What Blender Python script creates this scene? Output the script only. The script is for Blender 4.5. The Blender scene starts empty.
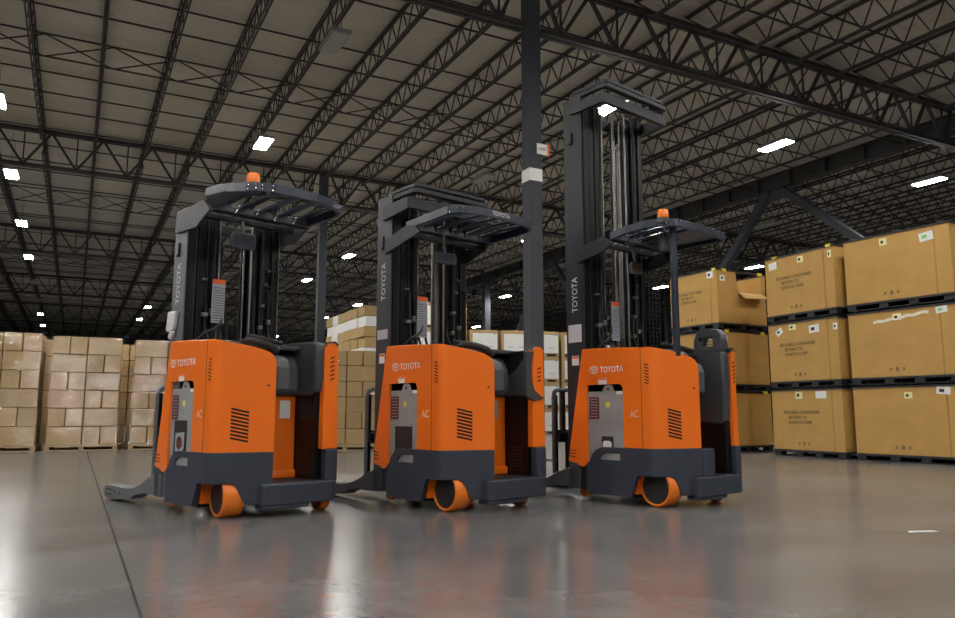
import bpy, bmesh, math, random
from mathutils import Vector, Matrix
from mathutils.geometry import tessellate_polygon
random.seed(7)
C = bpy.context.scene.collection
SC = bpy.context.scene
PI = math.pi
R = math.radians

# ------------------------------------------------------------------ materials
def nd(nt, t, **kw):
    n = nt.nodes.new(t)
    for k, v in kw.items():
        if hasattr(n, k): setattr(n, k, v)
    return n
MATS = {}
def mat(name, col, rough=.5, metal=0., coat=0., noise=.0, nscale=8., bump=0., bscale=60., spec=.5, emit=None, estr=0.):
    m = bpy.data.materials.new(name); m.use_nodes = True
    nt = m.node_tree; b = nt.nodes['Principled BSDF']
    b.inputs['Base Color'].default_value = (*col, 1); b.inputs['Roughness'].default_value = rough
    b.inputs['Metallic'].default_value = metal; b.inputs['Coat Weight'].default_value = coat
    b.inputs['Coat Roughness'].default_value = .12
    b.inputs['Specular IOR Level'].default_value = spec
    tc = nt.nodes.new('ShaderNodeTexCoord')
    if noise:
        n = nt.nodes.new('ShaderNodeTexNoise'); n.inputs['Scale'].default_value = nscale; n.inputs['Detail'].default_value = 6
        nt.links.new(tc.outputs['Object'], n.inputs['Vector'])
        r = nt.nodes.new('ShaderNodeValToRGB')
        r.color_ramp.elements[0].position = .3; r.color_ramp.elements[1].position = .7
        r.color_ramp.elements[0].color = (*[c * (1 - noise) for c in col], 1)
        r.color_ramp.elements[1].color = (*[min(1, c * (1 + noise)) for c in col], 1)
        nt.links.new(n.outputs['Fac'], r.inputs['Fac']); nt.links.new(r.outputs['Color'], b.inputs['Base Color'])
    if bump:
        n = nt.nodes.new('ShaderNodeTexNoise'); n.inputs['Scale'].default_value = bscale; n.inputs['Detail'].default_value = 3
        nt.links.new(tc.outputs['Object'], n.inputs['Vector'])
        bp = nt.nodes.new('ShaderNodeBump'); bp.inputs['Strength'].default_value = bump; bp.inputs['Distance'].default_value = .02
        nt.links.new(n.outputs['Fac'], bp.inputs['Height']); nt.links.new(bp.outputs['Normal'], b.inputs['Normal'])
    if emit:
        b.inputs['Emission Color'].default_value = (*emit, 1); b.inputs['Emission Strength'].default_value = estr
    MATS[name] = m
    return m
mat('orange', (.95, .185, .010), .34, coat=.5)
mat('slate', (.038, .044, .063), .42, noise=.10, nscale=20, bump=.05, bscale=300)
mat('navy', (.024, .031, .052), .38, noise=.08, nscale=20)
mat('mastgrey', (.145, .145, .158), .42, metal=.2, noise=.08)
mat('mastmid', (.045, .046, .051), .42, metal=.2, noise=.08)
mat('tabgrey', (.11, .12, .15), .5)
mat('mastdark', (.024, .025, .029), .46, metal=.3, noise=.1)
mat('rod', (.17, .15, .13), .35, metal=.6)
mat('inkfaint', (.22, .13, .05), .7)
mat('mastblack', (.009, .009, .010), .38, metal=.5)
mat('plastic', (.052, .055, .060), .40)
mat('plastic2', (.075, .08, .088), .5, bump=.08, bscale=400)
mat('rubber', (.014, .014, .015), .6)
mat('chrome', (.55, .55, .56), .22, metal=1.)
mat('zinc', (.32, .31, .29), .4, metal=.8)
mat('brass', (.22, .15, .09), .35, metal=.9)
mat('battery', (.30, .30, .30), .5, noise=.05)
mat('tyre', (.86, .20, .015), .42, noise=.06, nscale=12)
mat('hub', (.026, .025, .026), .45)
mat('slot', (.004, .003, .003), .8)
mat('white', (.78, .78, .76), .5)
mat('silverprint', (.62, .62, .64), .4)
mat('greyprint', (.42, .42, .44), .5)
mat('faintprint', (.88, .52, .38), .5)
mat('labelred', (.10, .025, .02), .5)
mat('labelblack', (.02, .015, .014), .5)
mat('labelgrey', (.35, .36, .40), .5)
mat('labelorange', (.85, .12, .02), .5)
mat('yellow', (.75, .62, .06), .5)
mat('paleyellow', (.78, .74, .40), .5)
mat('green', (.2, .6, .2), .5)
mat('black', (.01, .01, .01), .5)
mat('ink', (.07, .045, .02), .7)
mat('amber', (.9, .19, .005), .25, coat=.5, emit=(1, .28, .02), estr=.06)
mat('cardboard', (.50, .29, .080), .75, noise=.07, nscale=3, bump=.05, bscale=40)
mat('cardboard_b', (.44, .27, .11), .75, noise=.07, nscale=3, bump=.05, bscale=40)
mat('carton', (.41, .275, .115), .75, noise=.06, nscale=4)
mat('carton_b', (.35, .235, .10), .75, noise=.06, nscale=4)
mat('cartonwhite', (.72, .71, .68), .6)
mat('paper', (.70, .69, .68), .6)
mat('wood', (.40, .29, .16), .8, noise=.2, nscale=10)
mat('pallet_black', (.022, .022, .025), .5)
mat('column', (.046, .052, .063), .75, noise=.08, nscale=3)
mat('steel', (.040, .034, .030), .6, noise=.1, nscale=2)
mat('steel_b', (.034, .031, .029), .6, noise=.1, nscale=2)
mat('tape', (.75, .66, .5), .15, coat=1)
mat('lamp_case', (.25, .25, .24), .5)
mat('lens', (.4, .4, .38), .4)
mat('glow', (1, 1, 1), .5, emit=(1., .98, .94), estr=150)
mat('wallm', (.03, .031, .034), .8, noise=.1, nscale=1)
mat('bluetag', (.10, .35, .6), .5)

def deck_mat():
    m = bpy.data.materials.new('deck'); m.use_nodes = True; nt = m.node_tree; b = nt.nodes['Principled BSDF']
    b.inputs['Roughness'].default_value = .55; b.inputs['Specular IOR Level'].default_value = .3
    tc = nt.nodes.new('ShaderNodeTexCoord')
    mp = nt.nodes.new('ShaderNodeMapping'); mp.inputs['Scale'].default_value = (.12, 1.1, 1)
    n = nt.nodes.new('ShaderNodeTexNoise'); n.inputs['Scale'].default_value = 1.; n.inputs['Detail'].default_value = 4
    nt.links.new(tc.outputs['Object'], mp.inputs['Vector']); nt.links.new(mp.outputs['Vector'], n.inputs['Vector'])
    r = nt.nodes.new('ShaderNodeValToRGB')
    r.color_ramp.elements[0].position = .3; r.color_ramp.elements[0].color = (.54, .49, .40, 1)
    r.color_ramp.elements[1].position = .75; r.color_ramp.elements[1].color = (.68, .63, .53, 1)
    nt.links.new(n.outputs['Fac'], r.inputs['Fac']); nt.links.new(r.outputs['Color'], b.inputs['Base Color'])
    w = nt.nodes.new('ShaderNodeTexWave'); w.bands_direction = 'Y'; w.inputs['Scale'].default_value = 2.1
    nt.links.new(tc.outputs['Object'], w.inputs['Vector'])
    bp = nt.nodes.new('ShaderNodeBump'); bp.inputs['Strength'].default_value = .5; bp.inputs['Distance'].default_value = .04
    nt.links.new(w.outputs['Fac'], bp.inputs['Height']); nt.links.new(bp.outputs['Normal'], b.inputs['Normal'])
    MATS['deck'] = m
deck_mat()
def floor_mat():
    m = bpy.data.materials.new('floor_concrete'); m.use_nodes = True; nt = m.node_tree; b = nt.nodes['Principled BSDF']
    L = nt.links.new
    tc = nt.nodes.new('ShaderNodeTexCoord')
    def noise(scale, det, stretch=None, dist=0):
        n = nt.nodes.new('ShaderNodeTexNoise'); n.inputs['Scale'].default_value = scale; n.inputs['Detail'].default_value = det
        n.inputs['Distortion'].default_value = dist
        if stretch:
            mp = nt.nodes.new('ShaderNodeMapping'); mp.inputs['Scale'].default_value = stretch
            L(tc.outputs['Object'], mp.inputs['Vector']); L(mp.outputs['Vector'], n.inputs['Vector'])
        else: L(tc.outputs['Object'], n.inputs['Vector'])
        return n
    n1 = noise(.40, 3, None, .2); n2 = noise(1.3, 3, (.6, 1.2, 1), .2); n3 = noise(4.5, 8, None, .3)
    r = nt.nodes.new('ShaderNodeValToRGB')
    r.color_ramp.elements[0].position = .32; r.color_ramp.elements[0].color = (.080, .081, .083, 1)
    r.color_ramp.elements[1].position = .70; r.color_ramp.elements[1].color = (.195, .192, .188, 1)
    mx = nt.nodes.new('ShaderNodeMix'); mx.data_type = 'FLOAT'; mx.inputs[0].default_value = .45
    L(n1.outputs['Fac'], mx.inputs[2]); L(n2.outputs['Fac'], mx.inputs[3])
    mx2 = nt.nodes.new('ShaderNodeMix'); mx2.data_type = 'FLOAT'; mx2.inputs[0].default_value = .38
    L(mx.outputs[0], mx2.inputs[2]); L(n3.outputs['Fac'], mx2.inputs[3])
    L(mx2.outputs[0], r.inputs['Fac']); L(r.outputs['Color'], b.inputs['Base Color'])
    rr = nt.nodes.new('ShaderNodeMapRange'); rr.inputs['From Min'].default_value = .2; rr.inputs['From Max'].default_value = .8
    rr.inputs['To Min'].default_value = .20; rr.inputs['To Max'].default_value = .262
    L(n2.outputs['Fac'], rr.inputs['Value']); L(rr.outputs[0], b.inputs['Roughness'])
    b.inputs['Specular IOR Level'].default_value = .62
    bp = nt.nodes.new('ShaderNodeBump'); bp.inputs['Strength'].default_value = .012; bp.inputs['Distance'].default_value = .01
    n4 = noise(9, 4, (.6, 1.5, 1)); 
    MATS['floor'] = m
floor_mat()
def wrap_mat():
    m = bpy.data.materials.new('stretch_film'); m.use_nodes = True; nt = m.node_tree; L = nt.links.new
    nt.nodes.remove(nt.nodes['Principled BSDF']); out = nt.nodes['Material Output']
    t = nt.nodes.new('ShaderNodeBsdfTransparent'); g = nt.nodes.new('ShaderNodeBsdfGlossy'); g.inputs['Roughness'].default_value = .06
    g.inputs['Color'].default_value = (1, 1, 1, 1)
    d = nt.nodes.new('ShaderNodeBsdfDiffuse'); d.inputs['Color'].default_value = (.8, .78, .74, 1)
    tc = nt.nodes.new('ShaderNodeTexCoord')
    mp = nt.nodes.new('ShaderNodeMapping'); mp.inputs['Scale'].default_value = (1.2, 1.2, 2.6); mp.inputs['Rotation'].default_value = (0, .35, .2)
    n = nt.nodes.new('ShaderNodeTexNoise'); n.inputs['Scale'].default_value = 2.6; n.inputs['Detail'].default_value = 3; n.inputs['Distortion'].default_value = 2.2
    L(tc.outputs['Object'], mp.inputs['Vector']); L(mp.outputs['Vector'], n.inputs['Vector'])
    bp = nt.nodes.new('ShaderNodeBump'); bp.inputs['Strength'].default_value = 1.; bp.inputs['Distance'].default_value = .42
    L(n.outputs['Fac'], bp.inputs['Height']); L(bp.outputs['Normal'], g.inputs['Normal'])
    m1 = nt.nodes.new('ShaderNodeMixShader'); m1.inputs[0].default_value = .95
    L(d.outputs[0], m1.inputs[1]); L(g.outputs[0], m1.inputs[2])
    m2 = nt.nodes.new('ShaderNodeMixShader'); m2.inputs[0].default_value = .065
    L(t.outputs[0], m2.inputs[1]); L(m1.outputs[0], m2.inputs[2]); L(m2.outputs[0], out.inputs['Surface'])
    MATS['film'] = m
wrap_mat()

# ------------------------------------------------------------------ mesh helpers
def NB(): return bmesh.new()
def box(bm, x0, x1, y0, y1, z0, z1, M=None):
    vs = [bm.verts.new((x, y, z)) for x in (x0, x1) for y in (y0, y1) for z in (z0, z1)]
    if M is not None:
        for v in vs: v.co = M @ v.co
    for f in ((0, 1, 3, 2), (4, 6, 7, 5), (0, 4, 5, 1), (2, 3, 7, 6), (0, 2, 6, 4), (1, 5, 7, 3)):
        bm.faces.new([vs[i] for i in f])
    return bm
def bar(bm, a, b, w, h=None, n=4):
    a = Vector(a); b = Vector(b); h = h or w
    d = (b - a).normalized()
    up = Vector((0, 0, 1)) if abs(d.z) < .95 else Vector((1, 0, 0))
    s = d.cross(up).normalized(); t = s.cross(d).normalized()
    if n == 4: offs = [(-w/2, -h/2), (w/2, -h/2), (w/2, h/2), (-w/2, h/2)]
    else: offs = [(w/2*math.cos(2*PI*k/n), h/2*math.sin(2*PI*k/n)) for k in range(n)]
    A = [bm.verts.new(a + s*o[0] + t*o[1]) for o in offs]; B = [bm.verts.new(b + s*o[0] + t*o[1]) for o in offs]
    m = len(offs)
    for k in range(m): bm.faces.new((A[k], A[(k+1) % m], B[(k+1) % m], B[k]))
    bm.faces.new(A[::-1]); bm.faces.new(B)
    return bm
def tube(bm, pts, r, n=8):
    pts = [Vector(p) for p in pts]; rings = []
    prev = None
    for i, p in enumerate(pts):
        d = (pts[min(i+1, len(pts)-1)] - pts[max(i-1, 0)]).normalized()
        if prev is None:
            up = Vector((0, 0, 1)) if abs(d.z) < .9 else Vector((1, 0, 0))
            s = d.cross(up).normalized()
        else: s = (prev - d * prev.dot(d)).normalized()
        prev = s; t = s.cross(d)
        rr = r[i] if isinstance(r, (list, tuple)) else r
        rings.append([bm.verts.new(p + (s*math.cos(2*PI*k/n) + t*math.sin(2*PI*k/n))*rr) for k in range(n)])
    for A, B in zip(rings, rings[1:]):
        for k in range(n): bm.faces.new((A[k], A[(k+1) % n], B[(k+1) % n], B[k]))
    bm.faces.new(rings[0][::-1]); bm.faces.new(rings[-1])
    return bm
def spline(pts, n=6):
    P = [Vector(p) for p in pts]; out = []
    for i in range(len(P)-1):
        p0 = P[max(i-1, 0)]; p1 = P[i]; p2 = P[i+1]; p3 = P[min(i+2, len(P)-1)]
        for k in range(n):
            t = k/n
            out.append(.5*((2*p1)+(-p0+p2)*t+(2*p0-5*p1+4*p2-p3)*t*t+(-p0+3*p1-3*p2+p3)*t**3))
    out.append(P[-1]); return out
def prism(bm, outer, plane, a, b, holes=()):
    """2-D outline (with holes) extruded from a to b along the axis missing from plane"""
    def P(p, t):
        return {'xz': (p[0], t, p[1]), 'yz': (t, p[0], p[1]), 'xy': (p[0], p[1], t)}[plane]
    loops = [list(outer)] + [list(h) for h in holes]
    flat = [p for l in loops for p in l]
    tris = tessellate_polygon([[Vector((p[0], p[1], 0)) for p in l] for l in loops])
    A = [bm.verts.new(P(p, a)) for p in flat]; B = [bm.verts.new(P(p, b)) for p in flat]
    for t in tris:
        try: bm.faces.new([A[i] for i in t]); bm.faces.new([B[i] for i in reversed(t)])
        except ValueError: pass
    k = 0
    for l in loops:
        m = len(l)
        for i in range(m):
            j = (i+1) % m
            bm.faces.new((A[k+i], A[k+j], B[k+j], B[k+i]))
        k += m
    return bm
def cyl(bm, c, r, axis, l0, l1, n=24, r2=None):
    r2 = r if r2 is None else r2
    def P(a, rr, t):
        u, w = rr*math.cos(a), rr*math.sin(a)
        return {'x': (t, c[0]+u, c[1]+w), 'y': (c[0]+u, t, c[1]+w), 'z': (c[0]+u, c[1]+w, t)}[axis]
    A = [bm.verts.new(P(2*PI*k/n, r, l0)) for k in range(n)]; B = [bm.verts.new(P(2*PI*k/n, r2, l1)) for k in range(n)]
    for k in range(n): bm.faces.new((A[k], A[(k+1) % n], B[(k+1) % n], B[k]))
    bm.faces.new(A[::-1]); bm.faces.new(B)
    return bm
def lathe(bm, prof, n=32, axis='y', c=(0, 0, 0)):
    rings = []
    for r, t in prof:
        ring = []
        for k in range(n):
            a = 2*PI*k/n; u, w = r*math.cos(a), r*math.sin(a)
            p = {'y': (c[0]+u, c[1]+t, c[2]+w), 'z': (c[0]+u, c[1]+w, c[2]+t), 'x': (c[0]+t, c[1]+u, c[2]+w)}[axis]
            ring.append(bm.verts.new(p))
        rings.append(ring)
    for A, B in zip(rings, rings[1:]):
        for k in range(n): bm.faces.new((A[k], A[(k+1) % n], B[(k+1) % n], B[k]))
    bm.faces.new(rings[0][::-1]); bm.faces.new(rings[-1])
    return bm
def torus(bm, c, R0, r, n=28, m=10, M=None):
    rings = []
    for i in range(n):
        a = 2*PI*i/n; ring = []
        for j in range(m):
            b = 2*PI*j/m
            p = Vector(((R0+r*math.cos(b))*math.cos(a), (R0+r*math.cos(b))*math.sin(a), r*math.sin(b)))
            if M is not None: p = M @ p
            ring.append(bm.verts.new(p+Vector(c)))
        rings.append(ring)
    for i in range(n):
        A, B = rings[i], rings[(i+1) % n]
        for j in range(m): bm.faces.new((A[j], A[(j+1) % m], B[(j+1) % m], B[j]))
    return bm
def obj(name, bm, m, parent=None, bevel=0, smooth=False, loc=None, rz=None):
    bmesh.ops.recalc_face_normals(bm, faces=bm.faces[:])
    me = bpy.data.meshes.new(name); bm.to_mesh(me); bm.free()
    me.materials.append(MATS[m])
    o = bpy.data.objects.new(name, me); C.objects.link(o)
    if parent: o.parent = parent
    if loc is not None: o.location = loc
    if rz is not None: o.rotation_euler.z = rz
    if bevel:
        b = o.modifiers.new('bevel', 'BEVEL'); b.width = bevel; b.segments = 2; b.limit_method = 'ANGLE'; b.angle_limit = R(35)
        b.harden_normals = False
    if smooth:
        for p in me.polygons: p.use_smooth = True
        try:
            me.set_sharp_from_angle(angle=R(38))
        except Exception: pass
    return o
def tag(o, label, cat, group=None):
    o['label'] = label; o['category'] = cat
    if group: o['group'] = group
    return o
def struct(o, label=None):
    o['kind'] = 'structure'
    if label: o['label'] = label
    return o
def thing(name, label, cat, loc=(0, 0, 0), rz=0., group=None):
    o = bpy.data.objects.new(name, None); C.objects.link(o); o.location = loc; o.rotation_euler.z = rz
    o.empty_display_size = .1
    return tag(o, label, cat, group)
def text(name, s, m, parent, origin, xd, yd, w=None, h=None, ext=.0015, align='LEFT', spacing=1.0, bold=0.0, lines=1.0):
    """flat lettering as a mesh; w/h = size it is fitted to; origin = lower left"""
    cu = bpy.data.curves.new('t', 'FONT'); cu.body = s; cu.size = 1; cu.extrude = 0.0; cu.align_x = align; cu.space_character = spacing
    cu.space_line = lines; cu.offset = bold; cu.resolution_u = 2
    to = bpy.data.objects.new('t', cu); C.objects.link(to)
    dg = bpy.context.evaluated_depsgraph_get(); me = bpy.data.meshes.new_from_object(to.evaluated_get(dg))
    bpy.data.objects.remove(to); bpy.data.curves.remove(cu)
    xs = [v.co.x for v in me.vertices]; ys = [v.co.y for v in me.vertices]
    x0, x1, y0, y1 = min(xs), max(xs), min(ys), max(ys)
    sx = w/(x1-x0) if w else None; sy = h/(y1-y0) if h else None
    sx = sx or sy; sy = sy or sx
    xd = Vector(xd).normalized(); yd = Vector(yd).normalized(); zd = xd.cross(yd); O = Vector(origin)
    for v in me.vertices:
        v.co = O + xd*(v.co.x-x0)*sx + yd*(v.co.y-y0)*sy + zd*ext
    me.name = name; me.materials.clear(); me.materials.append(MATS[m])
    o = bpy.data.objects.new(name, me); C.objects.link(o); o.parent = parent
    return o
def ring2(bm, c, a, b, wdt, xd, yd, off, n=28):
    """flat elliptical ring in the plane xd,yd"""
    xd = Vector(xd); yd = Vector(yd); c = Vector(c)+xd.cross(yd)*off
    I = []; O = []
    for k in range(n):
        t = 2*PI*k/n
        O.append(bm.verts.new(c+xd*a*math.cos(t)+yd*b*math.sin(t)))
        I.append(bm.verts.new(c+xd*(a-wdt)*math.cos(t)+yd*(b-wdt)*math.sin(t)))
    for k in range(n): bm.faces.new((O[k], O[(k+1) % n], I[(k+1) % n], I[k]))
def quad(bm, c, xd, yd, w, h, off=.0015):
    xd = Vector(xd).normalized(); yd = Vector(yd).normalized(); c = Vector(c)+xd.cross(yd)*off
    vs = [bm.verts.new(c+xd*sx*w/2+yd*sy*h/2) for sx, sy in ((-1, -1), (1, -1), (1, 1), (-1, 1))]
    bm.faces.new(vs); return bm

# ------------------------------------------------------------------ camera
PIT = R(7.86); CAMZ = .80
cd = bpy.data.cameras.new('camera'); cam = bpy.data.objects.new('camera', cd); C.objects.link(cam)
cd.sensor_width = 36; cd.lens = 757/955*36; cd.clip_end = 300; cd.clip_start = .05
cam.location = (0, 0, CAMZ); cam.rotation_euler = (PI/2+PIT, 0, 0)
SC.camera = cam
SC.view_settings.view_transform = 'Standard'; SC.view_settings.look = 'None'; SC.view_settings.gamma = 1
SC.view_settings.exposure = 0.34; SC.view_settings.use_curve_mapping = False
def project(x, y, z):
    z -= CAMZ; c, s = math.cos(PIT), math.sin(PIT)
    d = y*c+z*s; up = -y*s+z*c
    if d < .3: return None
    return 477.5+757*x/d, 309-757*up/d

# ------------------------------------------------------------------ building, in its own axes: V across, U away
PHI = R(27.9)
def W(v, u, z=0.): return Vector((v*math.cos(PHI)-u*math.sin(PHI), v*math.sin(PHI)+u*math.cos(PHI), z))
LB, MB_ = 13.365, 13.6                # bays
U0, V0 = 11.29, 7.10                  # the near column with the sign
ZB, ZT, ZD = 7.85, 9.0, 9.16
VL, VR, UN, UF = -60., 60., -14., 118.
bm = NB(); box(bm, VL, VR, UN, UF, -.3, 0)
struct(obj('floor', bm, 'floor', rz=PHI))
bm = NB(); box(bm, VL, VR, UN, UF, ZD, ZD+.2)
struct(obj('ceiling', bm, 'deck', rz=PHI))
for nm, a in (('wall_left', (VL-.3, VL, UN, UF)), ('wall_right', (VR, VR+.3, UN, UF)), ('wall_back', (VL, VR, UF, UF+.3)), ('wall_front', (VL, VR, UN-.3, UN))):
    bm = NB(); box(bm, *a, 0, ZD); struct(obj(nm, bm, 'wallm', rz=PHI))
# saw-cut joints in the slab
def joint(name, a, b, w=.012):
    bm = NB(); a = Vector((*a, 0)); b = Vector((*b, 0)); d = (b-a).normalized(); s = Vector((-d.y, d.x, 0))*w/2
    vs = [bm.verts.new(p+Vector((0, 0, .0012))) for p in (a-s, a+s, b+s, b-s)]; bm.faces.new(vs)
    struct(obj(name, bm, 'slot'))
joint('trim_1', (-10.5, 20.5), (-.60, 1.75), .011)
joint('trim_2', (-1.5, 7.63), (6.5, 3.35), .005)

def visible(v, u, z=8.5, span=0):
    for dv in (0, ):
        for t in (0, .25, .5, .75, 1):
            p = W(v, u+LB*t, z); q = project(*p)
            if q and -90 < q[0] < 1045 and q[1] > -70: return True
    return False
# roof joist: two chords and a zigzag of round bars
def joist_mesh():
    bm = NB(); n = 22; L = LB-.1; zt, zb = 9.12, 8.50
    for s in (-.03, .03):
        box(bm, s-.016, s+.016, .05, L+.05, zt-.045, zt)
        box(bm, s-.016, s+.016, .62, L-.52, zb, zb+.045)
    for k in range(n):
        a = .05+L*k/n; b = .05+L*(k+1)/n; m = (a+b)/2
        if k == 0: bar(bm, (0, a+.05, zt-.06), (0, b+.05, zb+.02), .028); continue
        if k == n-1: bar(bm, (0, b-.05, zt-.06), (0, a-.05, zb+.02), .028); continue
        bar(bm, (0, a, zt-.03), (0, m, zb+.02), .024); bar(bm, (0, m, zb+.02), (0, b, zt-.03), .024)
    return bm
src = None
names = ['x', 'bay in front of the signed column', 'bay behind the signed column', 'second bay behind the signed column', 'third bay behind the signed column', 'fourth bay behind the signed column', 'farthest bay']
JN = 0
for k in range(-1, 7):
    for j in range(-44, 44):
        v = V0+j*MB_/10-.22; u = U0+k*LB
        if j % 10 == 0 and j == 10: continue
        if v < VL+.5 or v > VR-.5 or not visible(v, u): continue
        if src is None:
            src = struct(obj('roof_joist', joist_mesh(), 'steel')); o = src
        else:
            o = src.copy(); C.objects.link(o)
        o.location = W(v, u); o.rotation_euler.z = PHI
        o['group'] = 'open-web roof joists in the '+(names+['seventh bay away', 'farthest bay'])[k+2]
        JN += 1
print('joists', JN)
# bridging across the joists: rods in rows, one row with crosses
def bridging(cross):
    bm = NB()
    for z in (9.06, 8.54):
        if not cross or True: bar(bm, (0, 0, z), (MB_, 0, z), .032)
    if cross:
        for i in range(10):
            a = i*MB_/10; b = (i+1)*MB_/10
            bar(bm, (a, 0, 9.05), (b, 0, 8.53), .026); bar(bm, (a, 0, 8.53), (b, 0, 9.05), .026)
    return bm
bs = {}
for k in range(-1, 7):
    for m in range(-5, 4):
        for t, cr in ((.12, 0), (.34, 0), (.52, 1), (.68, 0), (.88, 0)):
            v = V0+m*MB_; u = U0+(k+t)*LB
            ok = False
            for q in (0, .25, .5, .75, 1):
                p = project(*W(v+MB_*q, u, 8.8))
                if p and -60 < p[0] < 1015 and p[1] > -60: ok = True
            if not ok: continue
            if cr not in bs: bs[cr] = struct(obj('joist_bridging', bridging(cr), 'steel_b')); o = bs[cr]
            else: o = bs[cr].copy(); C.objects.link(o)
            o.location = W(v, u); o.rotation_euler.z = PHI
# joist girders along V
def girder_mesh():
    bm = NB()
    for s in (-.06, .06):
        box(bm, .2, MB_-.2, s-.045, s+.045, ZT-.10, ZT)
        box(bm, .2, MB_-.2, s-.045, s+.045, ZB, ZB+.09)
    n = 10; st = MB_/n
    for i in range(n):
        a = max(.25, i*st); b = min(MB_-.25, (i+1)*st); m = (i+.5)*st
        bar(bm, (a, 0, ZT-.06), (m, 0, ZB+.06), .07, .06); bar(bm, (m, 0, ZB+.06), (b, 0, ZT-.06), .07, .06)
        bar(bm, (m, 0, ZB+.06), (m, 0, ZT-.06), .035)
    return bm
src = None
for k in range(0, 8):
    for m in range(-5, 4):
        v = V0+m*MB_; u = U0+k*LB
        ok = any((lambda p: p and -60 < p[0] < 1015 and p[1] > -60)(project(*W(v+MB_*q/4, u, 8))) for q in range(5))
        if not ok or v < VL or v+MB_ > VR+3: continue
        if src is None: src = struct(obj('roof_girder', girder_mesh(), 'steel_b')); o = src
        else: o = src.copy(); C.objects.link(o)
        o.location = W(v, u); o.rotation_euler.z = PHI
# columns
def column_mesh(w, top):
    bm = NB(); h = w/2
    box(bm, -h, h, -h, h, 0.02, top); box(bm, -h-.1, h+.1, -h-.1, h+.1, 0, .025)
    box(bm, -h-.04, h+.04, -h-.04, h+.04, top, top+.05)
    return bm
cols = [(0, 0), (1, 0), (2, 0), (3, 0), (0, 1), (1, 1), (2, 1), (3, 1), (2, -1), (3, -1), (3, -2), (1, 2), (2, 2), (4, 0), (4, -1), (4, -2), (4, -3), (5, -1), (5, -2), (5, -3)]
CW = .265
csrc = struct(obj('steel_column', column_mesh(CW, ZT-.05), 'column', bevel=.012))
csrc.location = W(V0, U0); csrc.rotation_euler.z = PHI
csrc['label'] = 'dark grey steel column with white band and small sign'
for k, m in cols[1:]:
    u = U0+k*LB; v = V0+m*MB_
    if (k, m) == (0, 1): v += .55
    if m == 1:
        o = struct(obj('steel_column', column_mesh(.36, 8.2 if 0 else 8.35), 'column', bevel=.012))
    else:
        o = csrc.copy(); C.objects.link(o); del o['label']
    o.location = W(v, u); o.rotation_euler.z = PHI
def band(v, u, z0, z1):
    bm = NB(); h = CW/2+.002
    for a in ((-h, h, -h-.002, -h), (-h, h, h, h+.002), (-h-.002, -h, -h, h), (h, h+.002, -h, h)): box(bm, *a, z0, z1)
    return bm
o = obj('painted_band', band(0, 0, 4.95, 5.18), 'white', csrc)
cC = [x for x in bpy.data.objects if x.name.startswith('steel_column')][2]
obj('painted_band', band(0, 0, 4.9, 5.13), 'white', cC)
cB = [x for x in bpy.data.objects if x.name.startswith('steel_column')][1]
# sign on the near column (faces the camera side)
sg = thing('column_sign', 'small white aisle sign with orange flag edge on the dark grey column', 'sign', W(V0+.03, U0-CW/2-.02, 5.45), PHI)
bm = NB(); box(bm, -.02, .20, -.012, 0, 0, .20); obj('sign_plate', bm, 'white', sg)
bm = NB(); box(bm, .20, .25, -.012, .03, -.01, .21); obj('flag_edge', bm, 'labelorange', sg)
text('sign_lettering', 'N040', 'ink', sg, (.01, -.0135, .075), (1, 0, 0), (0, 0, 1), w=.15, h=.055)
# braced lines: solid beams along U and chevron braces
for m, zb in ((1, 8.35), (2, 8.35)):
    for k in range(0, 4):
        bm = NB(); v = V0+m*MB_; bw = .15
        box(bm, -bw, bw, .0, LB, zb, zb+.03); box(bm, -bw, bw, 0, LB, zb+.50, zb+.53); box(bm, -.012, .012, 0, LB, zb, zb+.53)
        for t in range(1, 10): box(bm, -bw, bw, t*LB/10-.006, t*LB/10+.006, zb, zb+.5)
        o = struct(obj('roof_beam', bm, 'steel_b')); o.location = W(v, U0+k*LB); o.rotation_euler.z = PHI
for k, m in ((0, 1), (1, 1)):
    for s in (-1, 1):
        bm = NB(); mid = LB*(.455 if k == 0 else .5)
        a = (0, mid+s*.25, 8.33); b = (0, (mid+s*(mid-.25)) if s < 0 or k else LB-.25, 1.35 if s > 0 or k else 3.6)
        bar(bm, a, b, .26, .24)
        if s == 1: box(bm, -.03, .03, mid-.7, mid+.7, 8.0, 8.36)
        o = struct(obj('chevron_brace', bm, 'column', bevel=.01)); o.location = W(V0+m*MB_, U0+k*LB); o.rotation_euler.z = PHI

# high-bay lamps on a grid, some switched off
UI = [12.6, 18.45, 24.2, 30.5, 37.1, 44.4, 51.5, 58.5, 66.0, 73.0]
VJ = [-1.95, 3.75, 9.95, 15.12, 21.45, 27.15]
OFF = {(0, 9), (1, 9), (2, 9), (1, 4), (2, 7), (4, 2), (0, 5), (0, 6), (1, 0), (1, 5), (2, 1), (2, 5), (2, 6), (4, 1), (3, 7), (1, 8), (5, 4), (4, 6), (5, 5), (3, 4)}
def lamp(v, u, lit, label, group, z=7.42):
    t = thing('high_bay_lamp', label, 'ceiling light', W(v, u, z), PHI, group)
    bm = NB(); box(bm, -.17, .17, -.44, .44, .02, .09); box(bm, -.08, .08, -.30, .30, .09, .16)
    obj('lamp_housing', bm, 'lamp_case', t)
    bm = NB(); box(bm, -.15, .15, -.42, .42, .0, .02)
    obj('lamp_lens', bm, 'glow' if lit else 'lens', t)
    for y in (-.38, .38): obj('hanger_wire', bar(NB(), (0, y, .09), (0, y, 1.1), .008), 'steel', t)
ordn = ['nearest', 'second', 'third', 'fourth', 'fifth', 'sixth', 'seventh', 'eighth', 'ninth', 'tenth']
rown = ['leftmost row of lamps', 'second lamp row from the left', 'third lamp row from the left', 'fourth lamp row from the left', 'fifth lamp row from the left', 'rightmost row of lamps']
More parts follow.
